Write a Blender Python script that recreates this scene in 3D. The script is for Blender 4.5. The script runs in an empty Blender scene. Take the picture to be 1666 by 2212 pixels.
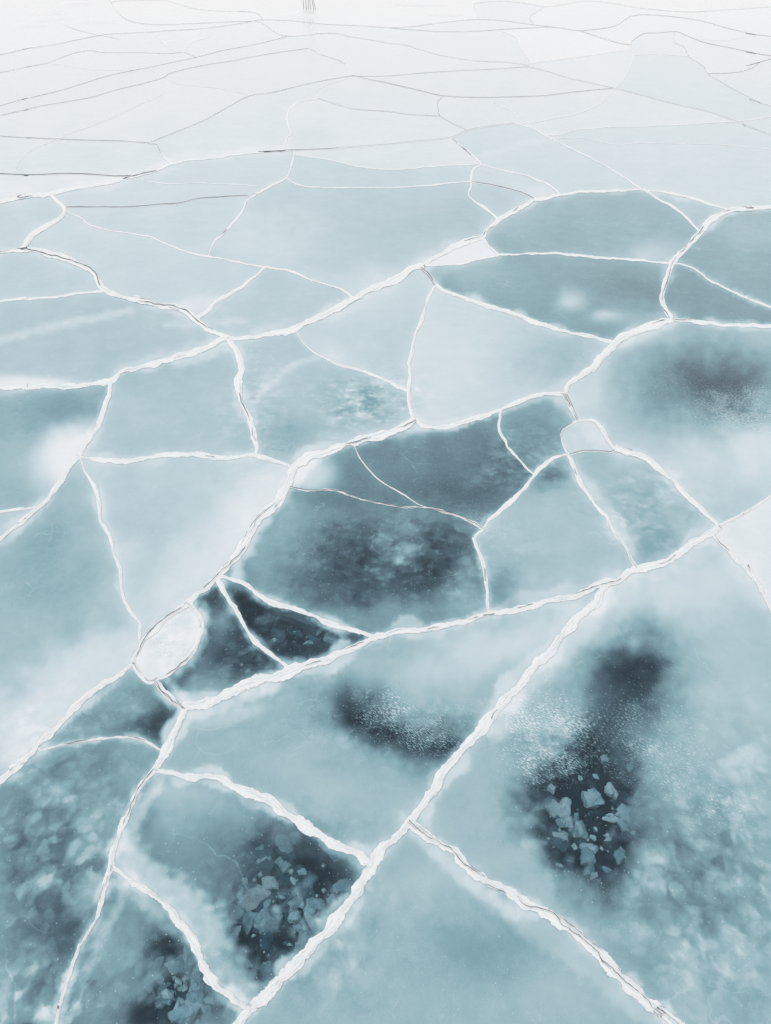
import bpy, bmesh, math, random
import numpy as np
from mathutils import Vector, Matrix, noise, geometry
random.seed(7)
SC = bpy.context.scene
COL = SC.collection
# ------------------------------------------------------------------ camera
F, CX, CY, HOR, H = 1536.0, 833.0, 1106.0, -130.0, 5.0     # focal length and frame centre in trace units, horizon row, height in metres
TILT = math.atan((CY - HOR) / F)
cd = bpy.data.cameras.new('camera'); cam = bpy.data.objects.new('camera', cd); COL.objects.link(cam)
cd.sensor_fit = 'VERTICAL'; cd.sensor_height = 36.0; cd.lens = 36.0 * F / 2212.0
cd.clip_start = 0.1; cd.clip_end = 12000
cam.location = (0, 0, H); cam.rotation_euler = (math.pi / 2 - TILT, 0, 0)
SC.camera = cam
# ------------------------------------------------------------------ sky, sun, exposure
SUN_EL, SUN_AZ = 46.0, -100.0                                # degrees; azimuth from +Y towards +X
w = bpy.data.worlds.new('World'); SC.world = w; w.use_nodes = True
nt = w.node_tree; bg = nt.nodes['Background']
sky = nt.nodes.new('ShaderNodeTexSky'); sky.sky_type = 'NISHITA'; sky.sun_disc = False
sky.sun_elevation = math.radians(SUN_EL); sky.sun_rotation = math.radians(SUN_AZ)
sky.air_density = 1.0; sky.dust_density = 2.0; sky.ozone_density = 1.0
mixc = nt.nodes.new('ShaderNodeMix'); mixc.data_type = 'RGBA'
mixc.inputs['Factor'].default_value = 0.92                  # a closed white overcast with a little blue left in it
nt.links.new(sky.outputs[0], mixc.inputs['A']); 
tc = nt.nodes.new('ShaderNodeTexCoord'); sx = nt.nodes.new('ShaderNodeSeparateXYZ'); nt.links.new(tc.outputs['Generated'], sx.inputs[0])
el = nt.nodes.new('ShaderNodeValToRGB'); nt.links.new(sx.outputs['Z'], el.inputs[0])      # snow light whitens the low sky
el.color_ramp.elements[0].position = 0.0; el.color_ramp.elements[0].color = (11.0, 10.5, 10.25, 1)
el.color_ramp.elements[1].position = 0.42; el.color_ramp.elements[1].color = (8.9, 8.95, 9.05, 1)
nt.links.new(el.outputs[0], mixc.inputs['B'])
nt.links.new(mixc.outputs['Result'], bg.inputs[0]); bg.inputs[1].default_value = 0.1
ld = bpy.data.lights.new('sun', 'SUN'); sun = bpy.data.objects.new('sun', ld); COL.objects.link(sun)
ld.energy = 0.6; ld.angle = math.radians(12); ld.color = (1.0, 0.965, 0.93)
sun.rotation_euler = (math.radians(90 - SUN_EL), 0, math.radians(180 - SUN_AZ))
SC.view_settings.view_transform = 'Standard'; SC.view_settings.look = 'None'
SC.view_settings.exposure = 0.0; SC.view_settings.gamma = 1.0
SC.cycles.transparent_max_bounces = 12; SC.cycles.max_bounces = 6
# ------------------------------------------------------------------ trace units -> lake
CT_, ST_ = math.cos(TILT), math.sin(TILT)
def at(px, py, z=0.0):
    """The point of the level z that a traced spot stands on."""
    x = (px - CX) / F; y = -(py - CY) / F
    d = (x, y * ST_ + CT_, y * CT_ - ST_)
    t = (z - H) / d[2]
    return (d[0] * t, d[1] * t, z)
def scale_at(py):
    """Metres on the ice, across the view, per trace unit at that row."""
    y = -(py - CY) / F
    return H / (ST_ - y * CT_) / F
def zf(x, y):
    k = min(1., max(0., (16 - y) / 8))
    return k * 0.006 * noise.noise(Vector((x * .45, y * .45, 1.7))) + k * 0.003 * noise.noise(Vector((x * 1.7, y * 1.7, 5.1)))
OFF = {'0': (0, 0, 1), '1': (0, 0, .5), '2': (833, 0, .5), '3': (0, 400, .5), '4': (833, 400, .5),
       '5': (0, 933, .5), '6': (833, 933, .5), '7': (0, 1546, .5), '8': (833, 1546, .5)}
def pts(s):
    o = OFF['0']; out = []
    for tok in s.split():
        if tok[0] == '@': o = OFF[tok[1]]; continue
        a, b = tok.split(',')
        out.append((o[0] + float(a) * o[2], o[1] + float(b) * o[2]))
    return out
def smooth(P, step, wob=0.0, seed=0.0):
    """Catmull-Rom through P, resampled about every step units, with a small natural wobble."""
    n = len(P); out = []
    for i in range(n - 1):
        p0, p1, p2, p3 = P[max(i - 1, 0)], P[i], P[i + 1], P[min(i + 2, n - 1)]
        L = math.hypot(p2[0] - p1[0], p2[1] - p1[1]); m = max(1, int(L / step))
        for k in range(m):
            t = k / m
            q = [0.5 * (2 * p1[c] + (p2[c] - p0[c]) * t + (2 * p0[c] - 5 * p1[c] + 4 * p2[c] - p3[c]) * t * t
                 + (3 * p1[c] - p0[c] - 3 * p2[c] + p3[c]) * t ** 3) for c in (0, 1)]
            out.append(q)
    out.append(list(P[-1]))
    if wob:
        for i in range(1, len(out) - 1):
            x, y = out[i]
            k = min(1.0, i / 3, (len(out) - 1 - i) / 3) * wob
            vy = min(1.0, max(.25, y / 700))
            out[i] = [x + k * (noise.noise(Vector((x * .035, y * .035, seed))) + .5 * noise.noise(Vector((x * .11, y * .11, seed)))),
                      y + k * vy * (noise.noise(Vector((x * .035, y * .035, seed + 9))) + .5 * noise.noise(Vector((x * .11, y * .11, seed + 9))))]
    return out
# ------------------------------------------------------------------ materials
def new_mat(name):
    m = bpy.data.materials.new(name); m.use_nodes = True
    m.node_tree.nodes.clear()
    return m, m.node_tree
class N:
    """A short hand for wiring nodes."""
    def __init__(s, nt): s.nt = nt
    def add(s, typ, **kw):
        n = s.nt.nodes.new(typ)
        for k, v in kw.items():
            if hasattr(n, k): setattr(n, k, v)
        return n
    def put(s, sock, v):
        if hasattr(v, 'is_output'): s.nt.links.new(v, sock)
        else: sock.default_value = v
    def math(s, op, a, b=None, c=None, clamp=False):
        n = s.add('ShaderNodeMath', operation=op, use_clamp=clamp)
        s.put(n.inputs[0], a)
        if b is not None: s.put(n.inputs[1], b)
        if c is not None: s.put(n.inputs[2], c)
        return n.outputs[0]
    def attr(s, name):
        return s.add('ShaderNodeAttribute', attribute_name=name).outputs['Fac']
    def pos(s):
        return s.add('ShaderNodeNewGeometry').outputs['Position']
    def mapping(s, vec, scale=(1, 1, 1), rot=(0, 0, 0), loc=(0, 0, 0)):
        n = s.add('ShaderNodeMapping'); s.put(n.inputs['Vector'], vec)
        n.inputs['Scale'].default_value = scale; n.inputs['Rotation'].default_value = rot; n.inputs['Location'].default_value = loc
        return n.outputs[0]
    def noise(s, vec, scale, detail=4.0, rough=.5, dist=0.0):
        n = s.add('ShaderNodeTexNoise'); s.put(n.inputs['Vector'], vec)
        n.inputs['Scale'].default_value = scale; n.inputs['Detail'].default_value = detail
        n.inputs['Roughness'].default_value = rough; n.inputs['Distortion'].default_value = dist
        return n.outputs['Fac']
    def voro(s, vec, scale, feature='F1', out='Distance', rand=1.0):
        n = s.add('ShaderNodeTexVoronoi', feature=feature); s.put(n.inputs['Vector'], vec)
        n.inputs['Scale'].default_value = scale; n.inputs['Randomness'].default_value = rand
        return n.outputs[out]
    def rng(s, v, a, b, c=0.0, d=1.0, smooth=True):
        n = s.add('ShaderNodeMapRange', interpolation_type='SMOOTHSTEP' if smooth else 'LINEAR')
        s.put(n.inputs['Value'], v)
        for k, q in zip(('From Min', 'From Max', 'To Min', 'To Max'), (a, b, c, d)): s.put(n.inputs[k], q)
        return n.outputs['Result']
    def ramp(s, v, stops):
        n = s.add('ShaderNodeValToRGB'); s.put(n.inputs[0], v)
        e = n.color_ramp.elements
        while len(e) < len(stops): e.new(0.5)
        for q, (p, c) in zip(e, stops): q.position = p; q.color = (*c, 1)
        return n.outputs['Color']
    def mixc(s, f, a, b):
        n = s.add('ShaderNodeMix', data_type='RGBA')
        s.put(n.inputs['Factor'], f); s.put(n.inputs['A'], a if hasattr(a, 'is_output') else (*a, 1)); s.put(n.inputs['B'], b if hasattr(b, 'is_output') else (*b, 1))
        return n.outputs['Result']
    def bump(s, h, strength, dist):
        n = s.add('ShaderNodeBump'); s.put(n.inputs['Height'], h)
        n.inputs['Strength'].default_value = strength; n.inputs['Distance'].default_value = dist
        return n.outputs[0]
    def mixs(s, f, a, b):
        n = s.add('ShaderNodeMixShader'); s.put(n.inputs[0], f); s.nt.links.new(a, n.inputs[1]); s.nt.links.new(b, n.inputs[2])
        return n.outputs[0]
    def diffuse(s, c, nrm=None):
        n = s.add('ShaderNodeBsdfDiffuse'); s.put(n.inputs['Color'], c if hasattr(c, 'is_output') else (*c, 1))
        if nrm is not None: s.nt.links.new(nrm, n.inputs['Normal'])
        return n.outputs[0]
    def gloss(s, base, rough, nrm=None, ior=1.31, col=(1, 1, 1)):
        """A water-clear Fresnel sheen over a base shader."""
        g = s.add('ShaderNodeBsdfGlossy'); g.inputs['Roughness'].default_value = rough; g.inputs['Color'].default_value = (*col, 1)
        f = s.add('ShaderNodeFresnel'); f.inputs['IOR'].default_value = ior
        if nrm is not None: s.nt.links.new(nrm, g.inputs['Normal']); s.nt.links.new(nrm, f.inputs['Normal'])
        return s.mixs(f.outputs[0], base, g.outputs[0])
    def transp(s, c):
        n = s.add('ShaderNodeBsdfTransparent'); s.put(n.inputs[0], c if hasattr(c, 'is_output') else (*c, 1)); return n.outputs[0]
    def out(s, sh):
        o = s.add('ShaderNodeOutputMaterial'); s.nt.links.new(sh, o.inputs['Surface'])

# lake ice: clear where it holds no bubbles, milky teal where it holds some, white where it is full of them
M_ICE, nt = new_mat('lake_ice'); n = N(nt)
P = n.pos()
tone = n.attr('tone'); fleck = n.attr('fleck'); mott = n.attr('mottle')
warp = n.noise(P, 0.9, 5, .6)
cloud = n.noise(P, 2.6, 7, .62, .6)
fine = n.noise(P, 16, 5, .65)
grain = n.noise(P, 110, 2, .7)
wp = n.add('ShaderNodeVectorMath', operation='ADD'); n.put(wp.inputs[0], P)
wn = n.add('ShaderNodeTexNoise'); n.put(wn.inputs['Vector'], P); wn.inputs['Scale'].default_value = 5.5; wn.inputs['Detail'].default_value = 4
wsc = n.add('ShaderNodeVectorMath', operation='SCALE'); n.put(wsc.inputs[0], wn.outputs['Color']); wsc.inputs['Scale'].default_value = .22
nt.links.new(wsc.outputs[0], wp.inputs[1])
def cells(sc):
    q = n.add('ShaderNodeTexVoronoi', feature='SMOOTH_F1'); n.put(q.inputs['Vector'], wp.outputs[0]); q.inputs['Scale'].default_value = sc; q.inputs['Smoothness'].default_value = .55
    sp = n.add('ShaderNodeSeparateColor'); nt.links.new(q.outputs['Color'], sp.inputs[0])
    return n.math('MULTIPLY', sp.outputs[0], n.rng(q.outputs['Distance'], .75, .25, .55, 1.05))
lump = n.math('ADD', n.math('MULTIPLY', cells(5.0), .55), n.math('MULTIPLY', cells(12.0), .45))
lump = n.math('MULTIPLY', lump, n.rng(n.noise(P, 3.0, 4, .6), .30, .65, .55, 1.25))
t = n.math('ADD', tone, n.math('MULTIPLY', n.math('SUBTRACT', cloud, .5), n.rng(mott, .1, 1.0, .06, .24)))
t = n.math('ADD', t, n.math('MULTIPLY', n.math('SUBTRACT', warp, .5), .06))
t = n.math('ADD', t, n.math('MULTIPLY', n.math('SUBTRACT', fine, .5), n.rng(tone, .3, 1., .07, .02)))
t = n.math('ADD', t, n.math('MULTIPLY', n.math('SUBTRACT', grain, .5), .09))
t = n.math('ADD', t, n.math('MULTIPLY', n.math('MULTIPLY', n.math('SUBTRACT', lump, .40), mott), .60))
# wind-combed frost flecks and strokes
sv = n.mapping(n.mapping(P, (1, 1, 1), (0, 0, math.radians(36))), (34, 150, 1))
sn = n.noise(sv, 1.0, 3, .6, .5)
thr = n.math('SUBTRACT', .80, n.math('MULTIPLY', fleck, .36))
fl = n.rng(sn, thr, n.math('ADD', thr, .10))
fl = n.math('MULTIPLY', fl, n.rng(n.noise(P, 3.5, 4, .6), .30, .52))
# small bubbles
vd = n.voro(P, 34); vs = n.add('ShaderNodeTexVoronoi'); n.put(vs.inputs['Vector'], P); vs.inputs['Scale'].default_value = 34
sep = n.add('ShaderNodeSeparateColor'); nt.links.new(vs.outputs['Color'], sep.inputs[0])
pick = n.math('GREATER_THAN', sep.outputs[0], .78)

dot = n.math('MULTIPLY', n.rng(vd, .20, .06), pick)
vd2 = n.voro(n.mapping(P, (1, 1, 1), (0, 0, 1.1)), 85)
dot2 = n.math('MULTIPLY', n.rng(vd2, .26, .10), n.rng(n.noise(P, 2.2, 3), .52, .68))
dots = n.math('MAXIMUM', n.math('MULTIPLY', dot, .5), n.math('MULTIPLY', dot2, .28))
dots = n.math('MULTIPLY', dots, n.rng(tone, .75, .25))
t = n.math('ADD', t, n.math('MULTIPLY', fl, .36)); t = n.math('ADD', t, n.math('MULTIPLY', dots, .75))
# hairline fractures inside the plates
wv = n.add('ShaderNodeVectorMath', operation='ADD'); n.put(wv.inputs[0], P)
w2 = n.add('ShaderNodeTexNoise'); n.put(w2.inputs['Vector'], P); w2.inputs['Scale'].default_value = 2.2; w2.inputs['Detail'].default_value = 5
w3 = n.add('ShaderNodeVectorMath', operation='SCALE'); n.put(w3.inputs[0], w2.outputs['Color']); w3.inputs['Scale'].default_value = .5
nt.links.new(w3.outputs[0], wv.inputs[1])
hair = n.rng(n.voro(wv.outputs[0], 1.9, 'DISTANCE_TO_EDGE'), .016, .004)
hair = n.math('MULTIPLY', hair, n.rng(n.noise(P, 1.1, 4, .6), .52, .64))
hair2 = n.math('MULTIPLY', n.rng(n.voro(wv.outputs[0], 5.5, 'DISTANCE_TO_EDGE'), .022, .004), n.rng(n.noise(n.mapping(P, (1, 1, 1), (0, 0, 0), (9, 4, 0)), 1.4, 4, .6), .56, .68))
t = n.math('ADD', t, n.math('MULTIPLY', n.math('MAXIMUM', hair, hair2), n.rng(tone, .95, .3, .0, .10)), clamp=True)
colr = n.ramp(t, [(0., (.09, .165, .225)), (.25, (.155, .275, .345)), (.5, (.245, .418, .468)), (.75, (.548, .668, .708)), (1., (.86, .875, .895))])
clear = n.rng(t, .57, .02, 0., .93)
hb = n.math('ADD', n.math('MULTIPLY', fine, .5), n.math('ADD', n.math('MULTIPLY', sn, .5), n.math('MULTIPLY', cloud, 1.2)))
nrm = n.bump(hb, .12, .008)
body = n.mixs(clear, n.diffuse(colr, nrm), n.transp((.72, .88, .93)))
n.out(n.gloss(body, .22, nrm))

# broken side of a plate
M_FACE, nt = new_mat('fracture_face'); n = N(nt); P = n.pos()
c = n.mixc(n.noise(P, 7, 5, .6), (.36, .50, .56), (.74, .80, .83))
n.out(n.gloss(n.diffuse(c, n.bump(n.noise(P, 30, 4), .5, .01)), .3))

# crushed white ice that fills and heals the cracks
M_RIDGE, nt = new_mat('crushed_white_ice'); n = N(nt); P = n.pos()
uv = n.add('ShaderNodeUVMap').outputs[0]
strand = n.noise(n.mapping(uv, (2.2, 2.6, 1)), 1.0, 5, .62, .8)
fineS = n.noise(n.mapping(uv, (7, 9, 1)), 1.0, 4, .6, .4)
gr = n.noise(P, 45, 5, .7)
long_ = n.noise(n.mapping(uv, (1.1, 4.2, 1), (0, 0, 0), (3, 1, 0)), 1.0, 3, .55)
mixv = n.math('ADD', n.math('ADD', n.math('MULTIPLY', strand, .50), n.math('MULTIPLY', n.math('SUBTRACT', long_, .5), .55)), n.math('ADD', n.math('MULTIPLY', fineS, .30), n.math('MULTIPLY', gr, .24)))
c = n.ramp(mixv, [(.30, (.40, .53, .59)), (.41, (.70, .775, .81)), (.52, (.88, .895, .905)), (.85, (.95, .95, .95))])
au = n.math('ABSOLUTE', n.math('SUBTRACT', n.math('MULTIPLY', n.attr('across'), 1.0), 0.0))
lowe = n.noise(n.mapping(uv, (4.5, .8, 1)), 1.0, 3, .55); fine_e = n.noise(n.mapping(uv, (20, 7, 1)), 1.0, 3, .5)
core = n.rng(n.math('ADD', au, n.math('ADD', n.math('MULTIPLY', n.math('SUBTRACT', lowe, .5), .5), n.math('MULTIPLY', n.math('SUBTRACT', fine_e, .5), .16))), .62, .585)
alpha = core
alpha = n.math('MULTIPLY', alpha, n.attr('body'))
nrm = n.bump(n.math('ADD', n.math('MULTIPLY', strand, .8), n.math('ADD', n.math('MULTIPLY', fineS, .5), n.math('MULTIPLY', gr, .45))), .6, .012)
n.out(n.mixs(alpha, n.transp((1, 1, 1)), n.gloss(n.diffuse(c, nrm), .38, nrm)))

# the open split along a crack: wet grey ice one looks into
M_FISS, nt = new_mat('open_fissure'); n = N(nt); P = n.pos()
c = n.mixc(n.noise(P, 9, 3), (.05, .065, .08), (.20, .245, .27))
n.out(n.diffuse(c))

# ice rubble under the plates
M_CHUNK, nt = new_mat('rubble_ice'); n = N(nt); P = n.pos()
oi = n.add('ShaderNodeObjectInfo').outputs['Random']
v = n.math('ADD', n.math('MULTIPLY', n.noise(P, 22, 6, .68), .9), n.math('SUBTRACT', n.math('MULTIPLY', oi, .45), .10))
c = n.ramp(v, [(.25, (.22, .36, .41)), (.52, (.56, .71, .755)), (.85, (.90, .935, .94))])
n.out(n.gloss(n.diffuse(c, n.bump(n.noise(P, 40, 4), .5, .01)), .3))

M_SNOW, nt = new_mat('wind_packed_snow'); n = N(nt); P = n.pos()
c = n.mixc(n.noise(n.mapping(P, (.25, 1.2, 1)), .8, 5, .6), (.80, .80, .815), (.90, .895, .89))
n.out(n.gloss(n.diffuse(c, n.bump(n.noise(n.mapping(P, (.4, 2, 1)), 1.5, 5), .35, .1)), .45))
M_FAR, nt = new_mat('far_ice'); n = N(nt); P = n.pos()
c = n.mixc(n.noise(n.mapping(P, (.3, 1, 1)), .12, 6, .6), (.62, .68, .72), (.86, .86, .87))
n.out(n.gloss(n.diffuse(c, n.bump(n.noise(P, 1.5, 5), .2, .05)), .25))
M_MURK, nt = new_mat('murky_lake_water'); n = N(nt); P = n.pos()
n.out(n.mixs(n.rng(n.noise(P, 2.2, 4, .6), .3, .7, .42, .62), n.diffuse((.050, .095, .135)), n.transp((.72, .86, .92))))
M_WATER, nt = new_mat('deep_water'); n = N(nt); P = n.pos()
c = n.mixc(n.noise(P, 1.3, 4), (.014, .026, .046), (.026, .044, .068))
n.out(n.gloss(n.diffuse(c), .1))
M_REED, nt = new_mat('dry_reed_stalk'); n = N(nt); P = n.pos()
n.out(n.diffuse(n.mixc(n.noise(P, 6, 3), (.10, .09, .085), (.22, .20, .18))))
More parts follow.
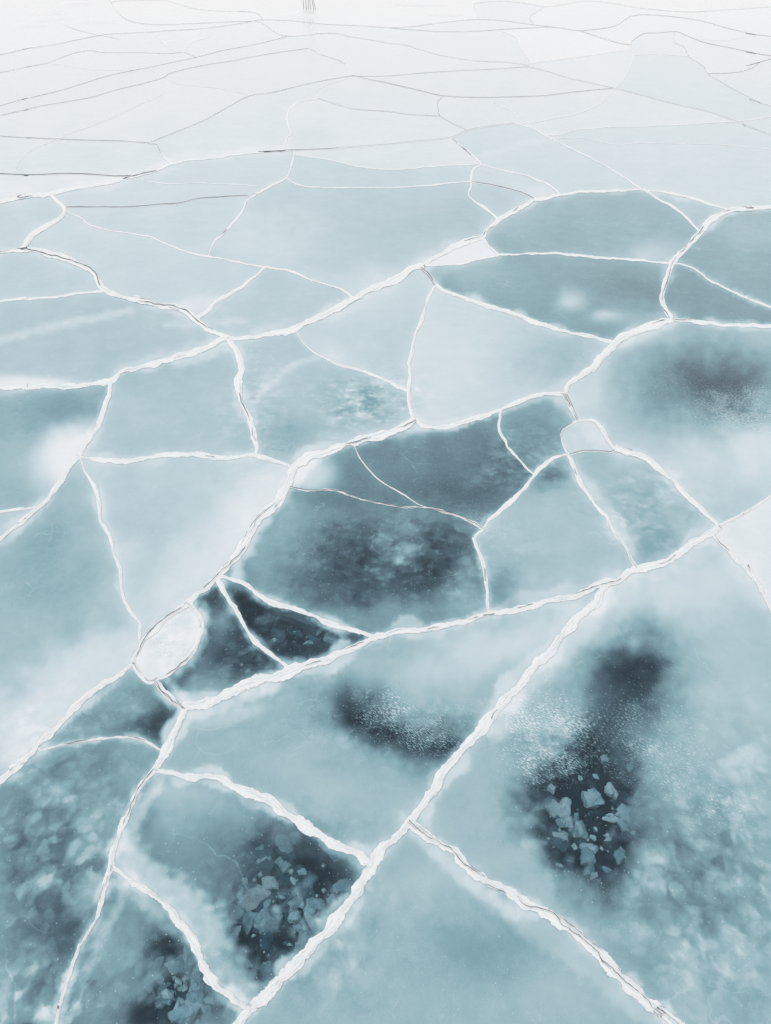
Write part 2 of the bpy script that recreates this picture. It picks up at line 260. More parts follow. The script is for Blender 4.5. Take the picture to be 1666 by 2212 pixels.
CRACKS = '''
A|26,28,24,22|.35|.25,14|@7 1020,1340 1090,1260 1180,1175 1290,1065 1390,960 1480,840 1560,720 1610,650 1666,560 @8 40,540 105,455 160,380 215,320 250,245 330,150 400,75 @6 430,1255 500,1180 560,1110 640,1020 710,955 760,880 830,800 900,740 945,670|wide straight white ridge rising diagonally from the bottom edge to the twisted knot of ice
B|22,26,22,14,13,14,18,20,18|.5|.25,14|@5 800,1192 900,1175 990,1130 1090,1080 1180,1060 1260,1030 1340,1005 1440,970 1540,925 1620,890 @6 0,880 60,855 150,860 250,840 340,820 440,785 530,775 610,760 700,730 800,715 860,690 920,660 1000,640 1090,595 1180,570 1250,535 1320,485 1400,440 1440,405|long broken white ridge with dark splits below the darkest plates, ending at the five-way junction
B2|7,5|.2|.2,12|@6 1440,405 1510,370 1580,335 1666,280|thin white crack from the five-way junction up to the right edge, above the whitest plate
C|9,10|.4|.25,14|@6 1410,430 1460,490 1520,560 1590,630 1630,700 1666,770|white crack curling down to the right edge along the underside of the whitest plate
D|20,24,18|.4|.15,10|@5 808,1188 770,1260 @7 760,70 720,150 670,235|short wide white ridge leaning down from the fork below the dark triangular plates
D2|13,14,11,11,12|.6|.15,10|@7 670,235 620,290 575,370 540,450 510,530 490,590 480,660 455,740 430,830 390,920 340,1010 310,1090 280,1180 255,1260 240,1340|thin ridge with wavy dark splits running down to the bottom edge beside pale rubble
E|12,20,22,24,20|.15|.15,10|@7 670,236 740,245 820,265 930,265 1000,300 1080,335 1150,360 1210,410 1300,465 1380,520 1450,560 1530,590 1605,640|thick smooth white ridge sagging right from a fork, above the plate with dark rubble
F|10,22,20,24,16|.1|.15,14|@7 482,655 540,695 600,740 690,790 740,850 800,920 840,1000 880,1080 930,1160 990,1210 1040,1250 1085,1278|thick white ridge with a broad milky shelf, cutting between the two dark rubble patches
G|18,26,28,28,24|.8|.2,14|@8 100,455 160,505 220,550 290,580 340,640 400,690 470,730 550,770 610,820 700,850 760,895 840,960 920,1030 990,1100 1060,1170 1130,1240 1200,1290 1255,1340|thick white ridge with one long dark split through its middle, running to the bottom right
H|14,18,17,15|.15|.2,14|@5 578,1000 500,1060 420,1110 340,1180 270,1250 190,1330 @7 230,60 160,140 100,195 50,240 0,285|white ridge sloping down left from the oval ice lump to the left edge
I|5,6,8|.5|.1,10|@7 175,152 260,130 380,110 470,100 545,95 620,108 695,150|thin arching white crack with dark edging over the left plate of scattered pale chunks
L|24,22,20,16,14,12|.68|.2,14|@5 1268,158 1245,220 1200,300 1130,370 1090,430 1050,500 1000,560 940,625 880,680 810,740 740,790 660,860 610,920 580,975 572,1000|tall strandy ridge with many dark splits along the brightest edge above the oval lump
M|14,16,13,10|.55|.2,8|@5 812,742 858,790 872,850 850,920 800,990 730,1045 672,1076|curved white rim along the right side of the oval ice lump
N|9,11,9|.6|.2,8|@5 574,1000 600,1040 635,1080 672,1076|jagged white rim with black gaps at the blunt lower end of the oval lump
O|12,13,11|.9|.2,8|@5 670,1075 700,1120 740,1155 792,1202|short double ridge with black splits just below the oval ice lump
P|13,13,12,10|.2|.1,8|@5 938,628 1010,640 1080,675 1150,725 1240,755 1330,785 1430,830 1530,860 1622,892|white ridge from the fan junction over the top of the narrow black triangular plate
Q|14,10,10,9|.15|.12,8|@5 944,634 975,700 1010,755 1050,830 1100,900 1170,960 1230,1005 1268,1032|smooth white ridge curving down between the two darkest triangular plates
R|9,13,14,14,10,8|.35|.2,10|@5 345,105 420,120 540,125 640,110 750,95 850,100 950,115 1080,105 1170,120 1270,156|near level white ridge over the pale shield-shaped plate, dark split at its right end
S|8,9,11,10,8,8|.1|.28,16|@5 345,105 365,170 410,240 430,320 440,390 475,460 490,530 520,590 525,680 560,770 605,830 602,905|soft wavering white seam down the left side of the pale shield-shaped plate
T|12,14,13,12|.15|.2,12|@5 345,105 300,160 260,215 220,275 160,330 80,400 0,465|smooth white ridge sweeping down to the left edge, below the plate with a white oval
T2|7,6|.05|.15,8|@5 0,345 60,335 155,325|short white crack reaching in from the left edge to the sweeping ridge
U|11,14,12,10|.2|.2,10|@5 345,105 365,60 400,10 @3 420,1040 450,970 475,900 485,845|upright white ridge right of the plate with the large white oval
V|6,7,10,14,14|.2|.2,10|@3 0,880 100,870 250,868 400,860 485,845 530,805 620,785 720,755 820,725 900,700 985,660|white ridge rising from the left edge, past a snowy streak, to the four-way crossing
W|12,15,17,14,13,13,9|.5|.2,10|@3 985,660 1020,710 1045,780 1030,850 1040,930 1075,1000 1095,1080 1110,1140 1090,1175|upright kinked white ridge with black edging, down from the four-way crossing
X|10,14,16,16,15|.15|.2,10|@3 985,663 1060,660 1160,645 1260,625 1330,590 1420,550 1510,505 1600,450 1666,430 @4 60,395 130,355 168,345|smooth thick white ridge curving up right from the four-way crossing to the white wedge
X2|12,13,12,13,10|.4|.22,12|@4 168,345 220,310 280,270 350,245 420,225 440,190 490,150 560,110 640,65|rough white ridge climbing along the upper side of the white wedge
X3|10,6,5,5|.2|.1,10|@4 640,65 720,50 800,38 850,25 950,28 1090,20 1200,30 1300,50 1400,80 1490,108|thin white ridge arching right over the broad teal plates to the right edge ridge
Y1|7,6|.4|.3,6|@4 420,228 440,260 492,302|short bent white crack closing the right tip of the white wedge
Y2|6,7,5|.2|.3,6|@4 168,347 260,345 360,330 492,302|faint white seam along the underside of the white wedge
Y3|5,6,6,5|.05|.1,8|@4 490,302 600,297 720,297 850,305 960,315 1080,322 1180,335 1238,340|soft nearly level white seam between two broad teal plates, right of the white wedge
Z|5,7,10,12,12,13,12|.6|.12,8|@4 1666,98 1590,100 1490,110 1430,135 1380,175 1340,220 1300,270 1250,320 1225,370 1205,430 1195,490 1215,540 1240,580|knotted white ridge dropping in bends from the right edge between dark teal plates
Z2|5,7,8|.05|.1,8|@4 1246,338 1320,355 1400,410 1480,450 1570,490 1666,530|soft white crack sloping down to the right edge through the dark teal ice
Z3|9,9,7|.15|.1,8|@4 1240,580 1330,590 1400,600 1520,605 1666,610|level white ridge to the right edge, over the plate with a dark blue shadowy centre
Z4|16,20,18,16,14|.3|.25,14|@4 1240,580 1180,595 1110,620 1040,650 990,680 940,735 890,790 840,830 790,860 775,905|broad white ridge with a snowy flank bending down left from the level right ridge
Z5|10,10,8|.9|.25,10|@4 775,905 800,960 830,1016|short straight white ridge with a black edge just above the small rounded lens
AA|5,4,5,6|.5|.15,6|@4 830,1016 790,1040 765,1060 760,1100 785,1160 792,1178|thin dark rimmed crack around the left side of the small rounded lens
AA2|7,8,9,12|.4|.2,8|@4 830,1016 900,1020 940,1060 965,1110 995,1140|white rim arching over the top right of the small rounded lens
AA3|4,4,4|.7|.15,6|@4 790,1168 850,1150 900,1150 970,1155 998,1142|thin wavy dark line closing the bottom of the small rounded lens
AB|15,16,13,9|.4|.3,14|@6 988,70 1060,90 1120,110 1190,165 1250,220 1310,285 1380,350 1440,407|wide tapering white ridge from the small rounded lens down to the five-way junction
AC|9,9,8,7|.4|.28,12|@6 787,90 810,150 840,220 890,290 950,360 990,430 1030,490 1065,555 1092,594|straight slanting white ridge with a frosted right flank, below the small rounded lens
AD|8,10,11,9|.15|.1,8|@6 788,98 720,115 660,165 620,220 570,275 510,325 450,385 420,420 383,456|crooked white ridge from the small lens down left along a cluster of pale chunks
AE|10,10,9|.3|.1,8|@6 383,456 395,510 420,580 435,660 442,785|short upright white ridge right of the big dark plate
AF|5,6,6,5|.3|.1,6|@4 500,975 490,1050 520,1110 @6 530,65 580,125 640,185|short thin white crack dropping to the pale chunk cluster near the small lens
AG|5,5,4,6,7|.8|.05,6|@5 1255,240 1340,255 1440,250 1530,280 1600,300 1666,312 @6 90,325 180,328 270,350 350,380 420,418|thin black and white crack wandering across the top of the big dark plate
AH|2.5,3,3|.0|.05,6|@5 1525,48 1560,120 1610,180 1666,225 @6 80,270 140,310 182,328|fine white thread of a crack across the dark plate, below the thick central ridge
AI|24,20,22,16|.4|.3,14|@5 1268,158 1330,110 1400,90 1480,60 1560,35 1666,10 @4 60,1050 130,1016|thick white ridge with snowy lower flank rising right to the tall pale plate
AJ|9,11,11,12,10|.3|.2,10|@4 128,1014 165,1042 240,1045 330,1025 420,1000 500,970 580,935 650,910 720,900 777,908|smooth white ridge under the tall pale plate, curving to its lower right corner
AK|5,8,10,10,10|.3|.2,10|@4 215,430 185,490 160,570 130,650 105,750 105,830 100,900 110,970 130,1016|smooth upright white ridge down the left side of the tall pale plate
AL|6,8|1.|.1,6|@4 148,350 180,385 216,432|short crack with a straight black slit at the top of the tall pale plate
AM|8,10,11,10,8|.1|.12,8|@4 214,430 260,460 350,490 450,525 560,560 650,595 760,630 880,655 992,683|straight white ridge sloping right along the top of the tall pale plate
AN|2.5,3,7,9,10|.1|.15,8|@3 1272,618 1310,680 1350,720 1400,745 1480,780 1560,800 1620,825 1666,845 @4 60,870 102,894|white crack thickening down right toward the left side of the tall pale plate
AP|5,8,9,12|.2|.25,12|@3 1148,355 1080,415 1000,470 940,500 890,550 845,575|short white seam with a bright snowy foot, joining the long left ridge
AQ|9,10,12,12,13,14,14|.7|.2,10|@3 0,290 90,280 180,290 270,310 340,345 400,380 430,430 470,460 540,485 640,505 740,525 800,545 850,590 910,625 985,662|long stepped white ridge with black gaps from the left edge to the four-way crossing
AR|4,6,6|.1|.12,8|@3 0,500 100,490 220,485 330,470 445,458|thin white crack from the left edge, nearly level, below the leftmost teal plate
AT|12,12,10,8|.2|.25,12|@3 100,278 140,215 200,180 250,150 280,110 265,85 214,38|white ridge with a bright bend, from the upper left ridge down to a three-way corner
AU|11,13,14,12,9,7,5|.5|.2,8|@3 0,75 80,55 200,40 300,20 420,0 @1 520,775 590,760 680,735 750,705 830,690 950,678 1090,662 1235,650|long rough snow-lipped ridge climbing from the left edge with a dark upper edge
AV|3,3,3|.4|.08,5|@1 1230,650 1400,645 1520,635 1666,625 @2 120,612 280,595 350,565 450,545 560,533|hairline dark crack continuing right from the end of the snow-lipped ridge
AW|3.5,4,4|.1|.06,6|@2 556,532 620,550 690,585 800,640 900,690 1000,745 1080,800 1115,822|thin white crack sloping down right across the pale plates to the arching ridge
AW2|6,7,7|.05|.1,6|@4 1115,18 1180,60 1250,100 1310,150 1356,205|short soft white crack slanting down to the knotted right ridge
AX|4,6,6|.6|.06,5|@2 285,593 330,635 380,675 417,712|short white crack with dark edge between a pale plate and a grey blue one
AY|5,6,7,6|.3|.1,6|@2 417,710 380,730 370,770 370,800 @4 360,40 390,75 430,100 492,150|thin looping white ridge hanging down to the rough ridge above the white wedge
AZ|3,4,5|.1|.1,8|@2 415,710 500,735 580,750 650,775 700,795 755,840|thin white crack bending down to a snowy corner on the arching ridge
BA|3,3,3|.8|.1,6|@2 368,787 440,797 520,815 590,835 648,866|thin dark crack over the small pale teal plate beside the arching ridge
BB|6,6,5|.2|.06,5|@1 1275,652 1265,700 1240,768|short upright white crack below the end of the snow-lipped ridge
BB2|3,3,3|.1|.05,6|@1 1238,768 1290,800 1390,810 1666,810 @2 150,805 290,790 370,785|faint level crack along the top of the broad teal plate at centre
BC|6,6,5,4|.15|.12,8|@1 1242,768 1180,800 1100,840 @3 1110,40 1065,70 1050,110 1010,160 970,205 925,240 900,305|faded white seam slanting down left beside the broad teal plate at centre
BD|2,3,3,4,5,5|.2|.06,7|@3 276,108 350,140 385,170 470,195 580,212 650,225 720,255 800,285 880,305 960,318 1060,340 1150,355 1250,370 1330,405 1430,435 1490,460 1528,492|long fine crack sloping right from the bright bend to the thick curved ridge
BE|1.6,2,2|.6|.02,5|@3 290,95 420,95 560,95 680,85 780,78 850,60 950,52 1070,45|hairline dark crack across the pale plates below the snow-lipped ridge
BF|2,3,3|.1|.08,6|@1 1270,670 1350,680 1440,695 1540,720 1666,732 @2 100,730 210,718 417,710|faint sagging crack between two pale bands left of the grey blue plate
BG|2,2|.1|.06,6|@1 620,780 740,795 850,790 950,795 1050,798 1120,805 1185,800|faint level crack under the middle of the snow-lipped ridge
BH|2.5,3,3|1.|.04,5|@1 0,752 100,757 200,755 300,752 400,755 500,762 595,760|level dark crack from the left edge meeting the snow-lipped ridge
BI|2.2,2.5,2.5|.9|.03,5|@1 0,590 120,597 260,602 400,607 520,610 645,620|straight dark crack from the left edge to the top of a short white squiggle
BJ|4,6,6|.4|.05,5|@1 642,620 680,625 695,665 720,690 750,706|short white squiggling crack dropping to the snow-lipped ridge
BK|2,2.5,2.5|.6|.04,5|@1 642,620 740,580 850,535 930,495 1000,455 1080,415 1180,400 1260,380 1370,355 1450,340 1527,328|fine crack rising right from the white squiggle to the dark three-way point
BL|2.5,2.5,2.5|.8|.03,5|@1 1522,326 1600,345 1666,358 @2 120,385 250,415 400,422 520,420 680,415 800,400 987,382|fine dark crack sloping right from the three-way point, then level to the crossing
BM|3,4,5|.4|.04,4|@1 1332,207 1380,235 1450,258 1500,285 1522,328|fine bending crack dropping from the pale far plates to the dark three-way point
BN|2,2,2|.5|.03,4|@1 1525,330 1666,330 @2 150,317 300,307 450,300 615,289|hairline crack rising gently right from the dark three-way point
BO|5,6,6,5|.3|.05,5|@1 1370,428 1290,440 1240,490 1255,560 1260,580 1235,600 1230,652|white wriggling upright crack left of the plate with a faint grey smudge
BO2|3,3|.1|.04,4|@1 1370,428 1365,395 1420,365 1520,332|faint curved crack at the rounded left end of a far pale plate
BP|2.2,2.2|.5|.03,4|@1 1365,422 1450,450 1530,472 1666,482 @2 100,495 235,503|hairline crack sloping right over the plate with a faint grey smudge
BQ|2.5,3,2.5|.6|.03,4|@2 252,414 225,440 228,480 235,503 290,535 352,564|fine angled crack around the left side of a small pale six-sided plate
BR|3,4,3|.2|.04,4|@2 450,420 470,445 520,470 560,495 557,535|short white crack around the right side of a small pale six-sided plate
BS|2,3,2.5|.0|.05,5|@2 987,382 960,420 920,455 830,490 740,510 640,530 580,536|faint arc curving down left from the far right crossing
BT|3,3,3|.15|.05,5|@2 690,588 770,578 830,560 950,550 1140,545 1300,538 1500,525 1560,520 1666,505|faint nearly level crack under the long wedge plate, reaching the right edge
BU|2.5,3,3|.4|.04,5|@2 984,382 1080,405 1180,432 1290,460 1400,485 1500,520 1560,545 1666,585|long straight crack sloping down right from the far right crossing to the edge
BV|1.8,2,2|.0|.05,5|@2 725,600 830,595 900,607 1000,625 1100,618 1250,620 1450,625 1666,645|barely visible level seam across the wide pale plate at right
BX|2,2|.3|.04,4|@2 610,288 700,310 800,340 900,362 987,382|fine straight crack sloping right into the far right crossing
BY|3,4,3|.1|.05,4|@2 1060,185 1062,215 1073,240 1050,300 1020,350 985,383|pale upright crack above the far right crossing
BZ|1.8,1.8|.0|.03,4|@2 1070,238 1180,235 1310,244|hairline level crack at the top of the pale blue five-sided plate
CA|2,2.2,2.2|.8|.02,4|@2 1058,188 1110,148 1180,143 1255,138 1300,155 1380,185 1500,210 1600,232 1666,243|dark angular crack over the far right plates, running to the right edge
CB|2,3,3|.3|.05,4|@2 1250,140 1245,180 1290,205 1310,245 1370,285 1390,318 1440,350 1530,400 1620,445 1666,460|thin crack stepping down right beside the pale blue five-sided plate
CC|2,2|.7|.02,4|@2 1390,318 1480,317 1550,307 1600,285 1620,268 1666,255|hairline crack curving up to the right edge beyond the pale blue plate
CD|1.8,2|.1|.04,4|@2 612,288 630,275 720,260 850,245 950,230 1065,215|faint rising crack beneath the brightest snowy far plate
CD2|1.8,2|.3|.04,4|@2 0,187 80,195 150,215 250,243 400,265 520,270 620,284|faint sagging crack across the far middle plates
CE|2,2.2|.2|.04,4|@2 485,128 560,160 575,190 590,220 635,276|short fine crack on the left side of the brightest snowy far plate
CF|2,2,2|.5|.03,3|@2 0,120 120,130 250,138 400,135 500,128 620,122 720,118 800,130 840,135 920,160 1000,185 1062,195|long fine dark crack along the far middle plates
CF2|1.8,1.8|.6|.03,3|@2 838,134 930,125 1000,110 1060,72 1150,65 1300,80 1380,95 1450,115 1530,135 1600,150 1666,158|fine humped crack over the far right plates
CG|1.8,1.8|.4|.03,3|@2 20,122 120,115 250,98 390,85 500,90 600,103 725,118|fine crack arched just above the long dark far line
CH|1.8,1.8|.1|.02,3|@2 385,35 390,60 402,86|tiny upright crack right of the small snow patch
CI|1.8,1.8|.4|.02,3|@2 640,110 625,75 660,50 690,30|tiny forked crack in the far ice near the top
CJ|1.5,1.6|.5|.01,3|@2 380,15 500,5 620,18 690,30 760,22 870,5 980,15 1100,35 1250,50 1340,52 1450,45 1666,30|hairline crack along the very top, right of the reeds
CL|1.6,1.6|.1|.02,3|@2 1300,155 1380,170 1470,175 1550,160 1620,152|tiny sagging crack at the far right edge
CM|4,3,2,2|.5|.03,3|@1 470,-8 495,35 530,75 580,97 680,108 830,103 1000,95 1090,92 1130,87 1250,90 1400,105 1550,112 1666,120|far crack curving down from the top edge, then level past the reeds
CN|2,2|.3|.03,3|@1 1100,92 1140,105 1180,135 1240,157 1355,150|far thin crack sloping right, left of the small upright crack
CN2|2.5,3|.2|.03,3|@1 1350,100 1360,150 1350,190 1330,210|small upright crack in the far ice below the reeds
CP|1.8,2|.5|.02,3|@1 0,238 100,215 250,190 440,153 600,142 800,130 900,122 1010,107 1085,93|far hairline crack rising from the left edge past the snow patches
CQ|1.8,2|.6|.02,3|@1 0,458 100,430 250,395 350,365 480,325 640,293 750,270 850,248 950,222 1040,205 1150,182 1245,157|long far crack rising from the left edge, upper of a parallel pair
CR|1.8,2.2|.6|.03,4|@1 0,500 100,478 200,455 380,425 500,390 610,365 710,335 730,320 800,300 900,280 980,268 1100,245 1220,225 1334,210|long far crack rising from the left edge, lower of a parallel pair
CS|2,2|.2|.02,3|@1 715,333 760,360 830,370 950,383 1088,412|far crack sloping right below the long parallel pair
CT|1.8,1.8|.0|.04,4|@1 712,334 715,395 600,455 480,510 380,550 290,580 258,603|barely visible curved seam below the long parallel pair at left
CT2|1.8,1.8|.0|.04,5|@1 260,600 150,640 90,690 60,758|faint arc bounding a pale plate near the left edge
CU|1.6,1.6|.4|.02,3|@1 0,315 120,290 210,272 290,240 380,220 450,228 600,228 720,233 795,228 848,250|far hairline crack waving over the left pale plates
CV|1.5,1.5|.2|.02,3|@1 208,272 300,288 400,305 432,340|tiny sloping crack between far left plates
CV2|1.5,1.5|.1|.02,3|@1 398,303 560,303 645,293|faint short level crack meeting the upper of the parallel pair
CW|1.8,1.8|.1|.02,3|@1 655,138 690,175 740,215 797,229|tiny crack on the left side of a small far triangular plate
CX|1.8,1.8|.2|.02,3|@1 915,120 900,160 830,185 798,228|tiny stepped crack on the right side of a small far triangular plate
CY|1.5,1.5|.1|.02,3|@1 20,310 50,380 105,430|short faint crack near the left edge above the parallel pair
CZ|1.5,1.5|.3|.02,3|@1 275,108 330,130 440,155 520,170|faint far crack beside the bright snow patches at left
DA|1.5,1.6|.4|.02,3|@1 500,5 700,2 760,15 850,40 950,48 1100,55 1135,88|far crack near the top edge, left of the reeds
DB|1.8,1.8|.4|.02,3|@1 1355,147 1450,145 1530,162 1666,185 @2 0,187|far crack sloping right from the small upright crack below the reeds
'''
PLATES = '''
1000,2100|0.57|large plain teal plate filling the bottom, under the ridge with the long dark split
1500,1700|0.60|huge teal plate at lower right with a dark frosty hole and one bright chunk
520,1900|0.42|lower plate with dark rubble along its right side and milky shelf below
300,2100|0.44|bottom plate with dark rubble at its lower tip between two white ridges
120,1900|.47|left bottom plate full of scattered small pale chunks
760,1700|0.56|wide teal plate with a dark frosted band across its middle
240,1530|0.45|teal plate under the oval lump darkening toward its right corner
120,1250|0.60|big left plate grading from teal above to milky white below
330,1150|0.71|pale shield-shaped plate whitening toward its right and lower sides
790,1220|0.37|big dark plate with navy patches and grey frost in its centre
690,1040|0.36|narrow dark plate with a snowy left corner above the big dark plate
950,1020|0.36|dark teal plate under the thick central ridge with a frost smear
1150,930|0.47|small dark teal plate left of the small rounded lens
1180,1190|0.64|pale teal five-sided plate right of the big dark plate
1400,1090|0.62|teal triangular plate below the small lens with faint sunken chunks
1560,850|0.63|large right plate with a dark blue hole and milky lower half
1640,1180|0.89|whitest plate, at the right edge beside the five-way junction
1270,945|0.80|small rounded lens of scratched grey ice between white rims
620,1360|0.08|near black triangular plate, right of the twin dark plates
500,1410|0.14|near black plate with pale wedge chunks beside the oval lump
365,1390|.88|oval lump of white finely grooved ice ringed by ridges
1060,770|0.78|tall pale plate, milky white on the left and teal on the right
770,740|0.73|pale blue plate left of the tall pale plate
680,880|0.65|teal plate with a mass of pale broken flakes at its right side
390,890|0.65|plain teal four-sided plate between upright white ridges
90,940|0.53|dark teal left plate with a large soft white oval in its corner
25,1120|0.64|small pale triangular plate at the left edge below the white oval
220,740|0.65|wide teal plate at left crossed by a soft white vein
80,600|0.70|blunt teal plate at the left edge above a thin level crack
300,560|0.75|pale teal plate with fine wind scratches, above the long stepped ridge
600,650|0.69|teal leaf-shaped plate above the smooth thick curved ridge
800,500|0.67|broad teal plate at centre fading to white along its lower left
1250,490|0.50|broad teal plate arching below the thin arched ridge
1220,620|0.46|dark teal plate with two small white smudges above the sloping ridge
985,545|0.95|white wedge of packed ice in the rough ridge
1580,540|0.48|teal plate at the right edge with darker streaks, beside the knotted ridge
1540,640|0.42|dark teal four-sided plate between the knotted ridge and right edge
1470,440|0.62|small teal pointed plate above the knotted right ridge
1060,440|0.68|small pale teal plate hanging above the rough ridge
1110,395|0.76|small curved pale plate with a snowy right corner
50,480|0.73|teal plate at the left edge under the snow-lipped ridge
330,500|0.76|pale plate below the hairline crack, left of the broad central plate
330,430|0.78|pale strip just below the snow-lipped ridge
470,360|0.76|grey blue plate under the right part of the snow-lipped ridge
130,400|0.90|white strip above the snow-lipped ridge at the left edge
830,390|0.72|grey blue curved strip over the broad central plate
830,345|0.86|pale lens strip left of the grey blue plate
1150,340|0.77|grey blue kite-shaped plate in front of the small six-sided plate
1480,370|0.82|wide pale plate at right crossed by a faint level seam
1430,295|0.82|thin pale strip under the long wedge plate at right
220,340|0.85|pale rounded plate between two level dark cracks at left
30,340|0.87|small pale plate at the left edge between two level dark cracks
800,285|0.87|pale plate with a faint grey smudge near its left end
480,270|0.84|pale blue plate curving up between the white squiggle and wriggling crack
260,240|0.86|pale plate above the straight dark crack at left
120,240|0.88|pale long plate touching the left edge above the straight dark crack
560,145|0.84|pale blue boat-shaped plate left of the dark three-way point
820,205|0.85|pale leaf plate right of the dark three-way point
1025,240|0.86|small pale six-sided plate behind the grey blue kite-shaped plate
1190,225|0.85|pale plate right of the small six-sided plate
1340,250|0.85|long pale wedge plate pointing to the right edge
1640,275|0.83|small pale triangle at the right edge behind the wedge plate
1490,190|0.83|pale blue five-sided plate at upper right
1620,170|0.84|pale plate at the right edge behind the pale blue plate
1050,170|0.85|flat pale blue lens plate left of the far right crossing
1280,150|0.87|pale grey plate just above the far right crossing
1240,95|0.94|brightest snowy plate in the far middle
950,95|0.86|long thin far plate in the middle below the dark far line
830,130|0.87|far pale plate left of the thin sagging crack
1430,95|0.85|small grey far plate with a humped outline at right
1560,120|0.87|pale far plate behind the pale blue five-sided plate
1640,100|0.87|small far plate at the right edge below the sagging crack
450,175|0.86|long narrow plate strip between the far parallel pair of cracks
250,130|0.88|far pale lens-shaped plate at left above the parallel pair
110,165|0.88|far rounded plate at left under the waving hairline crack
20,190|0.88|tiny far plate in the left edge corner above the parallel pair
180,110|0.87|long far plate rising from the left edge below the snow patches
395,85|0.88|small far triangular plate left of the stepped crack
520,85|0.87|far plate right of the stepped crack, below the reeds
630,60|0.90|small far plate just below the reeds
60,50|0.90|far left plate carrying two bright snow patches
400,25|0.92|far plate at the top edge left of the reeds
850,15|0.93|farthest snowy plate at the top edge behind the reeds
1000,55|0.86|thin far sliver plate above the long dark far line
1090,25|0.84|small grey far plate right of the reeds
1350,25|0.90|far plate along the top right edge
1450,55|0.90|far snowy plate below the hairline along the top right
255,160|0.86|tiny far sliver plate above the parallel pair at left
'''
